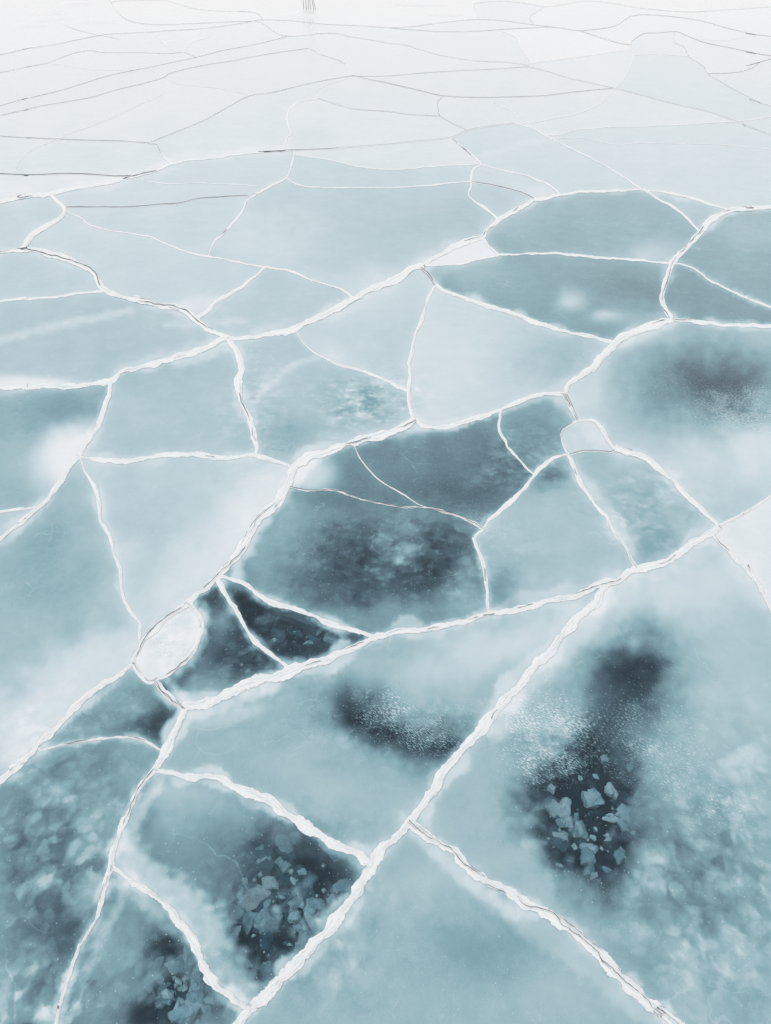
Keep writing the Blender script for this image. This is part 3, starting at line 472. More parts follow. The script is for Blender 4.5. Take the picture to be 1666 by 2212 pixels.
FIELDS = '''
T 1540,835,190,95,8,-.33
T 1560,820,90,60,0,-.10
W 1500,1010,300,80,0,.18
T 1640,960,110,60,0,.25
W 1395,712,70,24,-28,.38
T 1275,850,60,80,20,.22
T 740,1190,100,80,0,-.16
T 960,1190,60,60,0,-.17
T 850,1262,190,50,-8,-.16
T 855,1190,55,70,20,.08
T 700,1110,110,40,5,.06
T 600,1160,70,120,20,.16
T 800,1325,240,35,-5,.10
T 1010,1260,45,100,0,.14
T 985,1060,100,50,0,-.10
W 668,1022,58,40,0,.55
T 760,1525,60,50,0,-.30
T 850,1580,120,42,25,-.40
T 960,1600,60,45,0,-.26
T 1090,1390,220,60,-20,.26
W 505,1546,80,18,-15,.26
T 700,1700,150,60,20,.06
T 1370,1445,80,75,0,-.33
T 1335,1560,85,190,18,-.30
T 1260,1680,110,120,10,-.26
T 1280,1790,85,125,-20,-.52
T 1285,1850,70,60,35,-.25
T 1180,1720,60,70,0,-.22
T 1440,1290,240,75,-15,.22
T 1590,1500,90,160,0,.08
T 1500,1950,190,220,0,-.13
T 1050,2060,130,80,20,-.10
T 1200,2150,120,60,0,.06
T 930,1900,90,70,0,.06
T 655,1940,165,110,-42,-.30
T 580,1850,90,60,0,-.14
T 560,2020,70,80,0,-.25
T 370,1725,70,70,0,.18
T 470,1730,90,40,20,.12
T 390,2000,55,50,0,-.36
T 410,2130,80,90,0,-.38
T 320,2190,70,50,0,-.24
T 170,2090,50,130,20,.10
T 140,2040,70,60,0,-.16
T 60,1960,50,60,0,-.06
T 60,2170,110,50,0,.08
T 345,1565,55,45,-30,-.36
T 160,1500,190,80,-30,.26
T 60,1600,110,80,-20,.30
T 200,1420,120,60,-25,.14
T 90,1200,110,120,0,-.08
W 560,1090,62,145,38,.36
T 440,1230,150,80,-48,.26
T 300,1110,110,70,0,-.04
T 480,1338,26,46,38,.30
T 455,1500,70,40,-20,.34
T 440,1430,30,60,30,.18
T 600,1300,70,30,25,.14
W 940,790,120,170,8,.14
T 1220,770,100,90,0,-.20
T 720,775,70,26,25,.20
T 800,640,90,40,-20,.10
T 620,950,60,50,0,-.12
T 590,800,50,60,0,.06
W 145,985,66,86,25,.66
T 160,890,90,36,0,-.14
W 60,828,110,16,4,.55
T 290,800,110,25,-8,-.08
T 560,525,110,80,0,.16
T 800,610,170,30,-8,.18
T 1000,480,180,50,0,-.06
T 1410,545,70,30,0,.20
T 1232,650,32,20,-20,.28
T 1305,682,34,12,0,.30
T 1380,620,80,40,0,-.08
T 1175,414,60,14,8,.20
T 665,290,42,25,-20,-.07
T 1290,950,80,22,38,.18
W 425,660,56,18,-10,.26
T 1080,1285,60,55,0,-.24
T 1185,1015,60,40,-20,-.28
T 1390,1190,70,50,-30,-.10
T 1330,1010,60,40,30,-.04
T 1150,910,60,50,0,-.06
T 240,500,120,40,10,.06
T 690,1075,70,20,5,-.05
T 1600,1190,60,80,0,.03
F 1590,880,190,85,8,.95
F 1450,830,160,80,8,.6
F 860,1190,80,75,0,.55
F 880,1560,190,70,25,.95
F 1195,1590,150,130,25,1.1
F 1300,1640,120,90,25,.75
F 1400,1620,240,190,25,.75
F 1370,1470,90,90,0,.5
F 1560,1740,170,120,25,.7
F 1040,1120,110,50,20,.75
F 960,1050,160,80,0,.5
F 940,980,160,50,0,.45
F 1290,1750,120,110,0,.5
F 1250,760,110,70,0,.6
F 500,1050,120,160,0,.35
F 330,600,150,60,0,.55
F 560,1400,160,120,0,.45
F 1300,540,200,70,0,.3
F 1050,460,90,60,0,.45
F 760,480,160,60,0,.3
F 420,920,160,80,0,.4
F 250,790,160,40,0,.45
F 1200,670,200,50,0,.45
F 1560,560,150,80,0,.3
F 240,1240,120,120,0,.4
F 80,940,120,120,0,.4
F 1270,950,80,60,0,.6
M 790,870,90,60,0,1.0
M 560,880,60,120,0,.4
M 620,2000,170,150,0,1.15
M 400,2130,120,120,0,1.15
M 80,2160,140,110,0,1.4
M 120,1860,150,260,0,1.0
M 1530,1930,200,260,0,.85
M 1270,1780,130,140,0,.9
M 1600,1690,100,130,0,.6
M 1390,1100,110,80,0,.5
M 1130,990,90,60,0,.6
M 860,1210,200,100,0,.6
M 880,1580,190,70,0,.5
M 560,1400,150,120,0,.6
M 260,1560,110,60,0,.5
M 640,1800,120,70,0,.4
T 1430,1800,80,60,0,-.12
T 120,1850,110,120,0,-.06
T 365,1390,80,80,0,.03
F 365,1390,70,70,0,.9
M 365,1390,60,60,0,.5
T 1010,590,120,40,10,.10
T 1400,690,110,40,0,.05
T 1100,480,60,40,0,.06
T 1640,500,80,40,0,.08
T 60,1020,100,80,0,.06
'''
STROKES = '''
9|.16|@3 -40,682 0,670 110,640 250,605 400,575 560,545
7|.14|@3 720,600 850,598 950,590 1060,588
6|.16|@3 1380,748 1300,760 1230,800 1190,850 1130,890 1115,930
9|.55|@5 722,1072 760,1115 815,1165
44|.46|@7 500,570 600,680 720,760 820,840 900,930 970,1050 1030,1180|520,1900
22|.36|@7 540,720 640,810 720,890 800,950|300,2100
10|.16|@7 540,720 500,860 440,950 390,1080 320,1250|300,2100
7|.10|@2 720,598 600,620 500,650 410,672
26|.32|@6 950,700 830,870 720,1000 650,1060 540,1180 480,1290|1500,1700
22|.24|@6 1380,480 1280,560 1150,610 1000,670 900,760|1500,1700
16|.25|@8 130,500 220,590 330,690 460,790 560,860|1000,2100
30|.20|@8 560,850 740,980 900,1090 1050,1220 1200,1340|1000,2100
14|.30|@5 940,640 1010,650 1090,690 1160,735|620,1360
12|.4|@5 960,660 985,710 1000,760
14|.45|@5 1250,230 1190,320 1120,400 1060,500 1020,590 1030,630|790,1200
10|.35|@5 880,740 890,820 850,960 760,1050|500,1410
16|.35|@5 850,1210 950,1190 1080,1130 1200,1080|760,1700
10|.4|@5 690,1120 740,1180|240,1530
16|.3|@4 60,1070 130,1030
14|.25|@7 690,290 600,420 550,560|520,1900
8|.2|@5 430,260 450,380 500,520 530,640|330,1150
16|.22|@6 860,220 930,310 1010,420 1060,530|1400,1090
24|.2|@6 1460,480 1540,590 1620,720|1500,1700
18|.3|@3 950,690 860,725 760,755
'''
# ------------------------------------------------------------------ linking helpers
def tag(o, label, cat, group=None, kind=None):
    if label: o['label'] = label
    if cat: o['category'] = cat
    if group: o['group'] = group
    if kind: o['kind'] = kind
    return o
def mesh_obj(name, V, Fc, mat, parent=None, origin=None, smooth_=True, mats=None, midx=None):
    """One mesh object; V in world metres, moved so that the object's origin is the given point."""
    V = np.asarray(V, float)
    o0 = np.asarray(origin if origin is not None else V.mean(0), float)
    me = bpy.data.meshes.new(name); me.from_pydata((V - o0).tolist(), [], Fc)
    for m in (mats or [mat]): me.materials.append(m)
    if midx is not None: me.polygons.foreach_set('material_index', midx)
    if smooth_: me.polygons.foreach_set('use_smooth', [True] * len(me.polygons))
    o = bpy.data.objects.new(name, me); COL.objects.link(o); o.location = o0
    if parent:
        o.parent = parent; o.location = o0 - np.asarray(parent.location)
    me.update()
    return o
def point_attr(o, name, vals):
    a = o.data.attributes.new(name, 'FLOAT', 'POINT'); a.data.foreach_set('value', np.asarray(vals, np.float32))

# ------------------------------------------------------------------ cracks: traced lines, joined up where they meet
BX0, BX1, BY0, BY1 = -620.0, 2286.0, -50.0, 2640.0
class Crack: pass
cracks = []
for line in CRACKS.strip().splitlines():
    f = line.split('|'); c = Crack()
    c.id = f[0]; c.w = [float(v) for v in f[1].split(',')]; c.dk = float(f[2])
    c.halo = [float(v) for v in f[3].split(',')]; c.raw = pts(f[4]); c.label = f[5] if len(f) > 5 else ''
    c.free = [True, True]
    for e in (0, -1):                                       # lines that leave the picture go on outside it
        a = c.raw[e]; b = c.raw[1 if e == 0 else -2]
        d = (a[0] - b[0], a[1] - b[1]); L = math.hypot(*d) or 1; d = (d[0] / L, d[1] / L)
        k = None
        if a[0] <= 8 and d[0] < 0: k = (BX0 - a[0]) / min(d[0], -.05)
        elif a[0] >= 1658 and d[0] > 0: k = (BX1 - a[0]) / max(d[0], .05)
        elif a[1] >= 2204 and d[1] > 0: k = (BY1 - a[1]) / d[1]
        elif a[1] <= 3 and d[1] < 0: k = (BY0 - a[1]) / d[1]
        if k is not None:
            k = max(0, k * 1.01); q = (a[0] + d[0] * k, min(max(a[1] + d[1] * k, BY0 - 5), BY1 + 5))
            c.raw.insert(0, q) if e == 0 else c.raw.append(q)
            c.free[0 if e == 0 else 1] = False
    cracks.append(c)
for i, c in enumerate(cracks):
    step = 5 if max(p[1] for p in c.raw) > 300 else 4
    c.P = smooth(c.raw, step, 2.2 if c.w[0] > 4 else 1.2, i * 3.3)
def nearest(p, Q):
    best = (1e9, None)
    for a, b in zip(Q[:-1], Q[1:]):
        dx, dy = b[0] - a[0], b[1] - a[1]; L2 = dx * dx + dy * dy or 1e-9
        t = min(1, max(0, ((p[0] - a[0]) * dx + (p[1] - a[1]) * dy) / L2))
        q = (a[0] + dx * t, a[1] + dy * t); d = math.hypot(p[0] - q[0], p[1] - q[1])
        if d < best[0]: best = (d, q)
    return best
bare = [list(c.P) for c in cracks]
for i, c in enumerate(cracks):                              # ends run up to the line they stop at
    for e in (0, -1):
        if not c.free[0 if e == 0 else 1]: continue
        p = c.P[e]; best = (1e9, None)
        for j, Q in enumerate(bare):
            if j != i:
                r = nearest(p, Q)
                if r[0] < best[0]: best = r
        lim = 18 if p[1] > 300 else 12
        if best[0] < lim:
            q = best[1]; L = max(best[0], 1e-6)
            over = (q[0] + (q[0] - p[0]) / L * .6, q[1] + (q[1] - p[1]) / L * .6) if best[0] > .3 else q
            c.P.insert(0, list(over)) if e == 0 else c.P.append(list(over))
            c.free[0 if e == 0 else 1] = False

# ------------------------------------------------------------------ plates: the pieces the cracks cut the sheet into
verts, edges = [], []
def chain(P, closed=False):
    b = len(verts)
    for p in P: verts.append((min(max(p[0], BX0), BX1), min(max(p[1], BY0), BY1)))
    edges.extend((b + k, b + k + 1) for k in range(len(P) - 1))
    if closed: edges.append((b + len(P) - 1, b))
rect = []
for k in range(40): rect.append((BX0 + (BX1 - BX0) * k / 40, BY0))
for k in range(60): rect.append((BX1, BY0 + (BY1 - BY0) * k / 60))
for k in range(40): rect.append((BX1 - (BX1 - BX0) * k / 40, BY1))
for k in range(60): rect.append((BX0, BY1 - (BY1 - BY0) * k / 60))
chain(rect, True)
for c in cracks: chain(c.P)
CP_ = np.array([p for c in cracks for p in c.P])
cellset = {}
for x, y in CP_: cellset.setdefault((int(x // 8), int(y // 8)), []).append((x, y))
y = BY0 + 4; row = 0
while y < BY1 - 3:
    far = y < 260; dx = 10.0 if far else 8.5; dy = 4.5 if far else (7.5 if y < 2230 else 15.)
    x = BX0 + 4 + (dx / 2 if row % 2 else 0)
    while x < BX1 - 3:
        jx, jy = x + random.uniform(-.22, .22) * dx, y + random.uniform(-.22, .22) * dy
        cxi, cyi = int(jx // 8), int(jy // 8); lim = 2.2 if far else 4.0; ok = True
        for a in (-1, 0, 1):
            for b in (-1, 0, 1):
                for q in cellset.get((cxi + a, cyi + b), ()):
                    if abs(q[0] - jx) < lim and abs(q[1] - jy) < lim: ok = False
        if ok: verts.append((jx, jy))
        x += dx if -30 < x < 1696 and y < 2230 else dx * 2
    y += dy; row += 1
cv, ce, cf, _, oe, _ = geometry.delaunay_2d_cdt([Vector(v) for v in verts], edges, [], 0, 0.02, True)
XY = np.array([(v.x, v.y) for v in cv]); TRI = [tuple(f) for f in cf]
wall = {(min(a, b), max(a, b)) for (a, b), o in zip(ce, oe) if len(o)}
e2f = {}
for k, f in enumerate(TRI):
    for a, b in zip(f, f[1:] + f[:1]): e2f.setdefault((min(a, b), max(a, b)), []).append(k)
reg = [-1] * len(TRI); nreg = 0
for k in range(len(TRI)):
    if reg[k] >= 0: continue
    st = [k]; reg[k] = nreg
    while st:
        f = TRI[st.pop()]
        for a, b in zip(f, f[1:] + f[:1]):
            key = (min(a, b), max(a, b))
            if key in wall: continue
            for m in e2f[key]:
                if reg[m] < 0: reg[m] = nreg; st.append(m)
    nreg += 1
TA = np.array(TRI); reg = np.array(reg)
pA, pB, pC = XY[TA[:, 0]], XY[TA[:, 1]], XY[TA[:, 2]]
area = .5 * np.abs((pB[:, 0] - pA[:, 0]) * (pC[:, 1] - pA[:, 1]) - (pB[:, 1] - pA[:, 1]) * (pC[:, 0] - pA[:, 0]))
cen = (pA + pB + pC) / 3
for _ in range(6):                                          # slivers inside a crack's own width join the plate beside them
    ra = np.bincount(reg, area, nreg); ry = np.bincount(reg, area * cen[:, 1], nreg) / np.maximum(ra, 1e-9)
    small = set(np.nonzero((ra > 0) & (ra < np.where(ry > 300, 420, 130)))[0].tolist())
    if not small: break
    shared = {}
    for key, fs in e2f.items():
        if len(fs) == 2:
            r0, r1 = reg[fs[0]], reg[fs[1]]
            if r0 != r1 and (r0 in small or r1 in small):
                L = math.hypot(*(XY[key[0]] - XY[key[1]]))
                shared.setdefault(r0, {}).setdefault(r1, 0); shared[r0][r1] += L
                shared.setdefault(r1, {}).setdefault(r0, 0); shared[r1][r0] += L
    done = set()
    for s in sorted(small, key=lambda q: ra[q]):
        if s in shared and s not in done:
            t_ = max(shared[s], key=lambda q: shared[s][q])
            if t_ in done: continue
            reg[reg == s] = t_; done |= {s, t_}
regs = [int(r) for r in np.unique(reg)]
def region_at(px, py):
    d = (cen[:, 0] - px) ** 2 + (cen[:, 1] - py) ** 2
    for k in np.argpartition(d, 40)[:40][np.argsort(d[np.argpartition(d, 40)[:40]])]:
        a, b, c3 = pA[k], pB[k], pC[k]
        s1 = (b[0] - a[0]) * (py - a[1]) - (b[1] - a[1]) * (px - a[0])
        s2 = (c3[0] - b[0]) * (py - b[1]) - (c3[1] - b[1]) * (px - b[0])
        s3 = (a[0] - c3[0]) * (py - c3[1]) - (a[1] - c3[1]) * (px - c3[0])
        if (s1 >= 0) == (s2 >= 0) == (s3 >= 0): return int(reg[k])
    return int(reg[np.argmin(d)])
# ------------------------------------------------------------------ what the ice holds: bubbles (tone), frost flecks, rubble mottling
inframe = (cen[:, 0] > 0) & (cen[:, 0] < 1666) & (cen[:, 1] > 0) & (cen[:, 1] < 2212)
info = {}
for line in PLATES.strip().splitlines():
    a, t_, lab = line.split('|'); px, py = (float(v) for v in a.split(','))
    r = region_at(px, py)
    if r in info: print('DOUBLE SEED', line)
    info[r] = (float(t_), lab)
for r in regs:                                              # pieces wholly outside the picture join the plate beside them
    m = reg == r
    if r not in info:
        if inframe[m].any() : print('UNSEEDED', r, area[m & inframe].sum(), cen[m].mean(0))
        cnt = {}
        for key, fs in e2f.items():
            if len(fs) == 2 and (reg[fs[0]] == r) != (reg[fs[1]] == r):
                o_ = reg[fs[0]] if reg[fs[1]] == r else reg[fs[1]]
                cnt[o_] = cnt.get(o_, 0) + math.hypot(*(XY[key[0]] - XY[key[1]]))
        cnt = {k: v for k, v in cnt.items() if k in info}
        if cnt: reg[m] = max(cnt, key=cnt.get)
regs = [int(r) for r in np.unique(reg)]
# one copy of every vertex for each plate it belongs to
keyed = {}; VX = []; VR = []
faces_of = {r: [] for r in regs}
for k, f in enumerate(TRI):
    r = int(reg[k]); g = []
    for v in f:
        q = keyed.get((r, v))
        if q is None: q = keyed[(r, v)] = len(VX); VX.append(v); VR.append(r)
        g.append(q)
    a, b, c3 = (XY[v] for v in f)
    if (b[0] - a[0]) * (c3[1] - a[1]) - (b[1] - a[1]) * (c3[0] - a[0]) > 0: g = [g[0], g[2], g[1]]
    faces_of[r].append(g)
VX = np.array(VX); VR = np.array(VR); QX = XY[VX, 0]; QY = XY[VX, 1]
def nz(s, o): return np.array([noise.noise(Vector((x * s, y * s, o))) for x, y in zip(QX, QY)])
n1, n2, n3, n4 = nz(.016, 1.3), nz(.016, 7.7), nz(.05, 3.1), nz(.05, 4.9)
wx, wy = n1 + .5 * n3, n2 + .5 * n4
tone = np.array([info[r][0] for r in VR]) if all(r in info for r in regs) else np.array([info.get(r, (.6, ''))[0] for r in VR])
fleck = np.full(len(VX), .12); mott = np.full(len(VX), .05); after = np.zeros(len(VX))
for line in FIELDS.strip().splitlines():
    kind, rest = line.split(); a = [float(v) for v in rest.split(',')]
    cx, cy, rx, ry, rot, amp = a; r = region_at(cx, cy)
    wk = .15 if kind == 'W' else .42
    dx = QX - cx + wx * wk * min(rx, 110); dy = QY - cy + wy * wk * min(ry, 110)
    cr, sr = math.cos(math.radians(rot)), math.sin(math.radians(rot))
    u = (dx * cr + dy * sr) / rx; v = (-dx * sr + dy * cr) / ry
    g = np.exp(-1.0 * (u * u + v * v) ** .95) * amp * (VR == r if kind == 'T' else 1)
    if kind == 'T': tone = tone + g
    elif kind == 'W': after = after + amp * np.exp(-(u * u + v * v) ** 1.7) * (VR == r)   # packed white frost with a plainer edge
    elif kind == 'F': fleck = np.maximum(fleck, g)
    else: mott = np.maximum(mott, g)
def dist_to(P, reach):
    """Distance of every plate vertex to a line, worked out only near it."""
    P = np.array(P); out = np.full(len(QX), 1e9)
    lo, hi = P.min(0) - reach, P.max(0) + reach
    idx = np.nonzero((QX > lo[0]) & (QX < hi[0]) & (QY > lo[1]) & (QY < hi[1]))[0]
    if not len(idx): return out
    x, y = QX[idx], QY[idx]; d = np.full(len(idx), 1e9)
    for a, b in zip(P[:-1], P[1:]):
        e = b - a; L2 = (e * e).sum() + 1e-9
        t_ = np.clip(((x - a[0]) * e[0] + (y - a[1]) * e[1]) / L2, 0, 1)
        d = np.minimum(d, (x - a[0] - e[0] * t_) ** 2 + (y - a[1] - e[1] * t_) ** 2)
    out[idx] = np.sqrt(d); return out
for line in STROKES.strip().splitlines():
    f = line.split('|'); wd, amp = float(f[0]), float(f[1]); P = smooth(pts(f[2]), 8, 2, 5)
    d = dist_to(P, wd * 3); g = amp * np.exp(-np.abs(d / (wd * (1 + .5 * n3))) ** (3 if wd < 25 else 5)) * (.85 + (.5 if wd < 25 else .15) * n4)
    if len(f) > 3: g = g * (VR == region_at(*(float(v) for v in f[3].split(','))))
    if len(f) > 3 and wd > 20: after = after + g * .95
    else: tone = tone + g
for c in cracks:                                            # the shattered, bubbly margin of each crack
    amp, wd = c.halo; d = dist_to(c.P, wd * 4 + 20)
    inner = max(c.w) * .35
    g = amp * 1.0 * np.exp(-np.maximum(d - inner, 0) / (wd * (1.0 + .55 * np.clip(n3 + n1, -.9, 2)))) * (1.0 + .7 * n1)
    if max(c.w) >= 8:                                       # white broken ice wedged under the edge of the plate
        wf = max(c.w) * (.42 + .95 * np.clip(n1 * 1.5 + .15, 0, 1.1) + .12 * n4)
        g = np.maximum(g, .66 * np.clip((wf - d) / 7 + .5, 0, 1) * (np.clip(n2 * .8 + .75, .35, 1)))
    tone = tone + np.clip(g, 0, 1) * (1.0 - np.clip(tone, 0, 1))
base0 = np.array([info.get(r, (.6, ''))[0] for r in VR])
tone = np.where((tone > .76) & (base0 < .84), .76 + (tone - .76) * .48, tone)
tone = np.where(tone < .36, .36 - (.36 - tone) * .90, tone)
tone = np.clip(tone + after * np.clip(1.15 - tone, .3, 1) + .02 * n1, .07, .97)

# ------------------------------------------------------------------ build the plates
WXYZ = np.zeros((len(VX), 3))
for k in range(len(VX)):
    p = at(QX[k], QY[k]); WXYZ[k] = (p[0], p[1], zf(p[0], p[1]))
for r in regs:
    idx = np.nonzero(VR == r)[0]; loc = {int(g): i for i, g in enumerate(idx)}
    Fc = [[loc[g] for g in f] for f in faces_of[r]]; V = WXYZ[idx].tolist(); tn = tone[idx].tolist(); nt_ = len(Fc)
    cnt = {}
    for f in Fc:
        for a, b in zip(f, f[1:] + f[:1]): cnt[(a, b)] = 1
    rim = [(a, b) for a, b in cnt if (b, a) not in cnt]
    inw = {}
    for a, b in rim:                                        # inward direction at each rim vertex
        ax, ay, bx, by = V[a][0], V[a][1], V[b][0], V[b][1]; L = math.hypot(bx - ax, by - ay) or 1
        for q in (a, b):
            s = inw.setdefault(q, [0, 0]); s[0] += -(by - ay) / L; s[1] += (bx - ax) / L
    low = {}
    for q, (dx, dy) in inw.items():
        L = math.hypot(dx, dy) or 1; x, y, z = V[q]
        k = .035 + .03 * noise.noise(Vector((x * 3, y * 3, 2)))
        top_ = len(V); V.append([x, y, z - .0005]); tn.append(1.)   # its own rim, so that the top stays flat to its edge
        low[q] = (top_, len(V)); V.append([x + dx / L * k, y + dy / L * k, z - .17 + .03 * noise.noise(Vector((x * 5, y * 5, 8)))]); tn.append(1.)
    side = [[low[b][0], low[a][0], low[a][1], low[b][1]] for a, b in rim]
    A = np.array(V); o0 = (A[:, 0].mean(), A[:, 1].mean(), 0)
    ob = mesh_obj('ice_plate', A, Fc + side, None, None, o0, mats=[M_ICE, M_FACE], midx=[0] * nt_ + [1] * len(side))
    tag(ob, info.get(r, (0, 'plain ice plate'))[1], 'ice plate', 'cracked ice plates covering the lake')
    ne = len(V) - len(idx)
    point_attr(ob, 'tone', tn); point_attr(ob, 'fleck', np.concatenate([fleck[idx], np.zeros(ne)])); point_attr(ob, 'mottle', np.concatenate([mott[idx], np.zeros(ne)]))

# ------------------------------------------------------------------ build the ridges and cracks
def width_at(c, t, y=900.):
    k = t * (len(c.w) - 1); i = min(int(k), len(c.w) - 2); return (c.w[i] + (c.w[i + 1] - c.w[i]) * (k - i)) * (.62 if y < 240 else min(.92, .62 + (y - 240) / 700))
def nn(x, y, z): return noise.noise(Vector((x, y, z)))
for ci, c in enumerate(cracks):
    P = c.P
    raw = [P[0]]                                            # an even chain of points along the line
    for p in P[1:]:
        if math.hypot(p[0] - raw[-1][0], p[1] - raw[-1][1]) > 2.2 or p is P[-1]: raw.append(p)
    P = raw; m = len(P)
    S = [0.0]
    for a, b in zip(P[:-1], P[1:]): S.append(S[-1] + math.hypot(b[0] - a[0], b[1] - a[1]))
    T_ = []
    for k in range(m):
        a, b = P[max(k - 2, 0)], P[min(k + 2, m - 1)]; L = math.hypot(b[0] - a[0], b[1] - a[1]) or 1
        T_.append(((b[0] - a[0]) / L, (b[1] - a[1]) / L))
    wmax = max(c.w); na = 15 if wmax >= 12 else (11 if wmax >= 7 else (7 if wmax > 3.2 else 5))
    V, Fc, UV, AC, BO = [], [], [], [], []
    rows = []
    for k in range(m):
        px, py = P[k]; w_ = width_at(c, S[k] / S[-1], P[k][1]); sc = scale_at(py)
        wl = w_ * .5 * (1 + .4 * nn(S[k] * .011, ci, 31) + .72 * nn(S[k] * .035, ci, .5) + .3 * nn(S[k] * .13, ci, 3.5))
        wr = w_ * .5 * (1 + .4 * nn(S[k] * .011, ci, 37) + .72 * nn(S[k] * .035, ci, 9.5) + .3 * nn(S[k] * .13, ci, 6.5))
        taper = 1.0
        for e, fr in ((S[k], c.free[0]), (S[-1] - S[k], c.free[1])):
            if fr: taper = min(taper, e / 30)
        taper = max(taper, .12)
        nx, ny = -T_[k][1], T_[k][0]
        hgt = min(.016 if py > 330 else .006, .11 * w_ * sc) * (1 + .45 * nn(S[k] * .03, ci, 14))
        row = []
        for j in range(na):
            u = -1 + 2 * j / (na - 1); o_ = u * (wl if u < 0 else wr) * taper * 1.5
            x, y, _ = at(px + nx * o_, py + ny * o_)
            st = .55 * nn(u * 3.1 + ci, S[k] * .012, 2) + .35 * nn(u * 6.3, S[k] * .03, ci)
            z = zf(x, y) + hgt * max(0., 1 - (u * 1.35) ** 2) ** 1.2 * (1 + st) * taper + .0015
            V.append((x, y, z)); UV.append((S[k] * .01, u * 1.2 + ci * 3.7)); AC.append(u); BO.append(min(1, .25 + taper) if taper < 1 else 1.)
            row.append(len(V) - 1)
        rows.append(row)
    for k in range(m - 1):
        for j in range(na - 1): Fc.append([rows[k][j], rows[k][j + 1], rows[k + 1][j + 1], rows[k + 1][j]])
    A = np.array(V); big = wmax >= 4.5
    v1 = np.cross(A[Fc[0][1]] - A[Fc[0][0]], A[Fc[0][3]] - A[Fc[0][0]])
    if v1[2] < 0: Fc = [f[::-1] for f in Fc]
    o0 = A[rows[m // 2][na // 2]] * (1, 1, 0)
    ob = mesh_obj('ice_ridge' if big else 'ice_crack', A, Fc, M_RIDGE, None, o0)
    tag(ob, c.label, 'ice ridge' if big else 'ice crack', 'white healed ridges between the plates' if big else 'fine cracks between the plates')
    point_attr(ob, 'across', AC); point_attr(ob, 'body', BO)
    ul = ob.data.uv_layers.new(name='UVMap'); li = np.zeros(len(ob.data.loops), int); ob.data.loops.foreach_get('vertex_index', li)
    ul.data.foreach_set('uv', np.array(UV, np.float32)[li].ravel())
    # open fissures that wander along the ridge
    if c.dk > 0:
        runs = []
        for q in range(3 if wmax >= 10 else (2 if wmax >= 6 else 1)):
            prev = None; V, Fc = [], []
            for k in range(m):
                w_ = width_at(c, S[k] / S[-1], P[k][1]); px, py = P[k]
                u = (.75 * nn(S[k] * .012, ci * 2.1, q * 5.5 + 20) + .25 * nn(S[k] * .06, ci, q + 40)) * 1.5
                if wmax < 6: u = -.55 + .4 * u
                u = max(-.9, min(.9, (u, .62 + .3 * u, -.66 + .3 * u)[q]))
                on = nn(S[k] * .016 + q * 31, ci * 1.7, 55) + .5 * nn(S[k] * .07, ci, q + 77) + (c.dk - (.52, .80, .90)[q]) * 1.5
                wd = max(0., min(1., on * 3.0)) * (1.0 if wmax >= 8 else .8) * (.85 + .6 * nn(S[k] * .09, ci, 99)) * (1.15 if q == 0 else .7)
                if wmax < 5 and c.dk >= .3: wd = .55 + .5 * (c.dk - .5) + .28 * nn(S[k] * .02, ci, 61)
                if k < 2 or k > m - 3 or py < 25: wd *= .5
                if wd <= .04:
                    if len(V) >= 12: runs.append((V, Fc))
                    prev = None; V, Fc = [], []; continue
                if py < 320: wd *= .27 + .20 * c.dk
                sc = scale_at(py); nx, ny = -T_[k][1], T_[k][0]; o_ = u * w_ * .5
                hgt = min(.016 if py > 330 else .006, .11 * w_ * sc)
                cur = []
                for sgn in (-1, 0, 1):
                    x, y, _ = at(px + nx * (o_ + sgn * wd * .62), py + ny * (o_ + sgn * wd * .62))
                    V.append((x, y, zf(x, y) + .004 + hgt * (1 - u * u) ** 1.4 * 1.35 + .003 - (.002 if sgn == 0 else 0))); cur.append(len(V) - 1)
                if prev:
                    Fc.append([prev[0], cur[0], cur[1], prev[1]]); Fc.append([prev[1], cur[1], cur[2], prev[2]])
                prev = cur
            if len(V) >= 12: runs.append((V, Fc))
        for V, Fc in runs: mesh_obj('fissure', V, Fc, M_FISS, ob)
# ------------------------------------------------------------------ rubble ice under the clear parts of the plates
def chunk_mesh(seed, flat=.6):
    rnd = random.Random(seed); bm = bmesh.new()
    for _ in range(16):
        v = Vector((rnd.gauss(0, 1), rnd.gauss(0, 1), rnd.gauss(0, 1))).normalized()
        bm.verts.new((v.x * rnd.uniform(.7, 1.05), v.y * rnd.uniform(.6, 1.), v.z * flat * rnd.uniform(.7, 1)))
    r = bmesh.ops.convex_hull(bm, input=bm.verts)
    bmesh.ops.delete(bm, geom=[g for g in r['geom_interior'] if isinstance(g, bmesh.types.BMVert)], context='VERTS')
    bmesh.ops.bevel(bm, geom=list(bm.edges), offset=.11, segments=2, affect='EDGES', profile=.6, clamp_overlap=True)
    bmesh.ops.triangulate(bm, faces=bm.faces)
    bmesh.ops.subdivide_edges(bm, edges=[e for e in bm.edges if e.calc_length() > .3], cuts=2, use_grid_fill=True)
    for v in bm.verts:
        v.co += v.co.normalized() * (.17 * noise.noise(v.co * 2.3 + Vector((seed, 0, 0))) + .08 * noise.noise(v.co * 6 + Vector((seed, 4, 0))))
    bmesh.ops.recalc_face_normals(bm, faces=bm.faces)
    me = bpy.data.meshes.new('ice_chunk'); bm.to_mesh(me); bm.free(); me.materials.append(M_CHUNK)
    me.polygons.foreach_set('use_smooth', [True] * len(me.polygons))
    return me
PROTO = [chunk_mesh(k * 7 + 1, .45 + .12 * (k % 4)) for k in range(10)]
CR = random.Random(12)
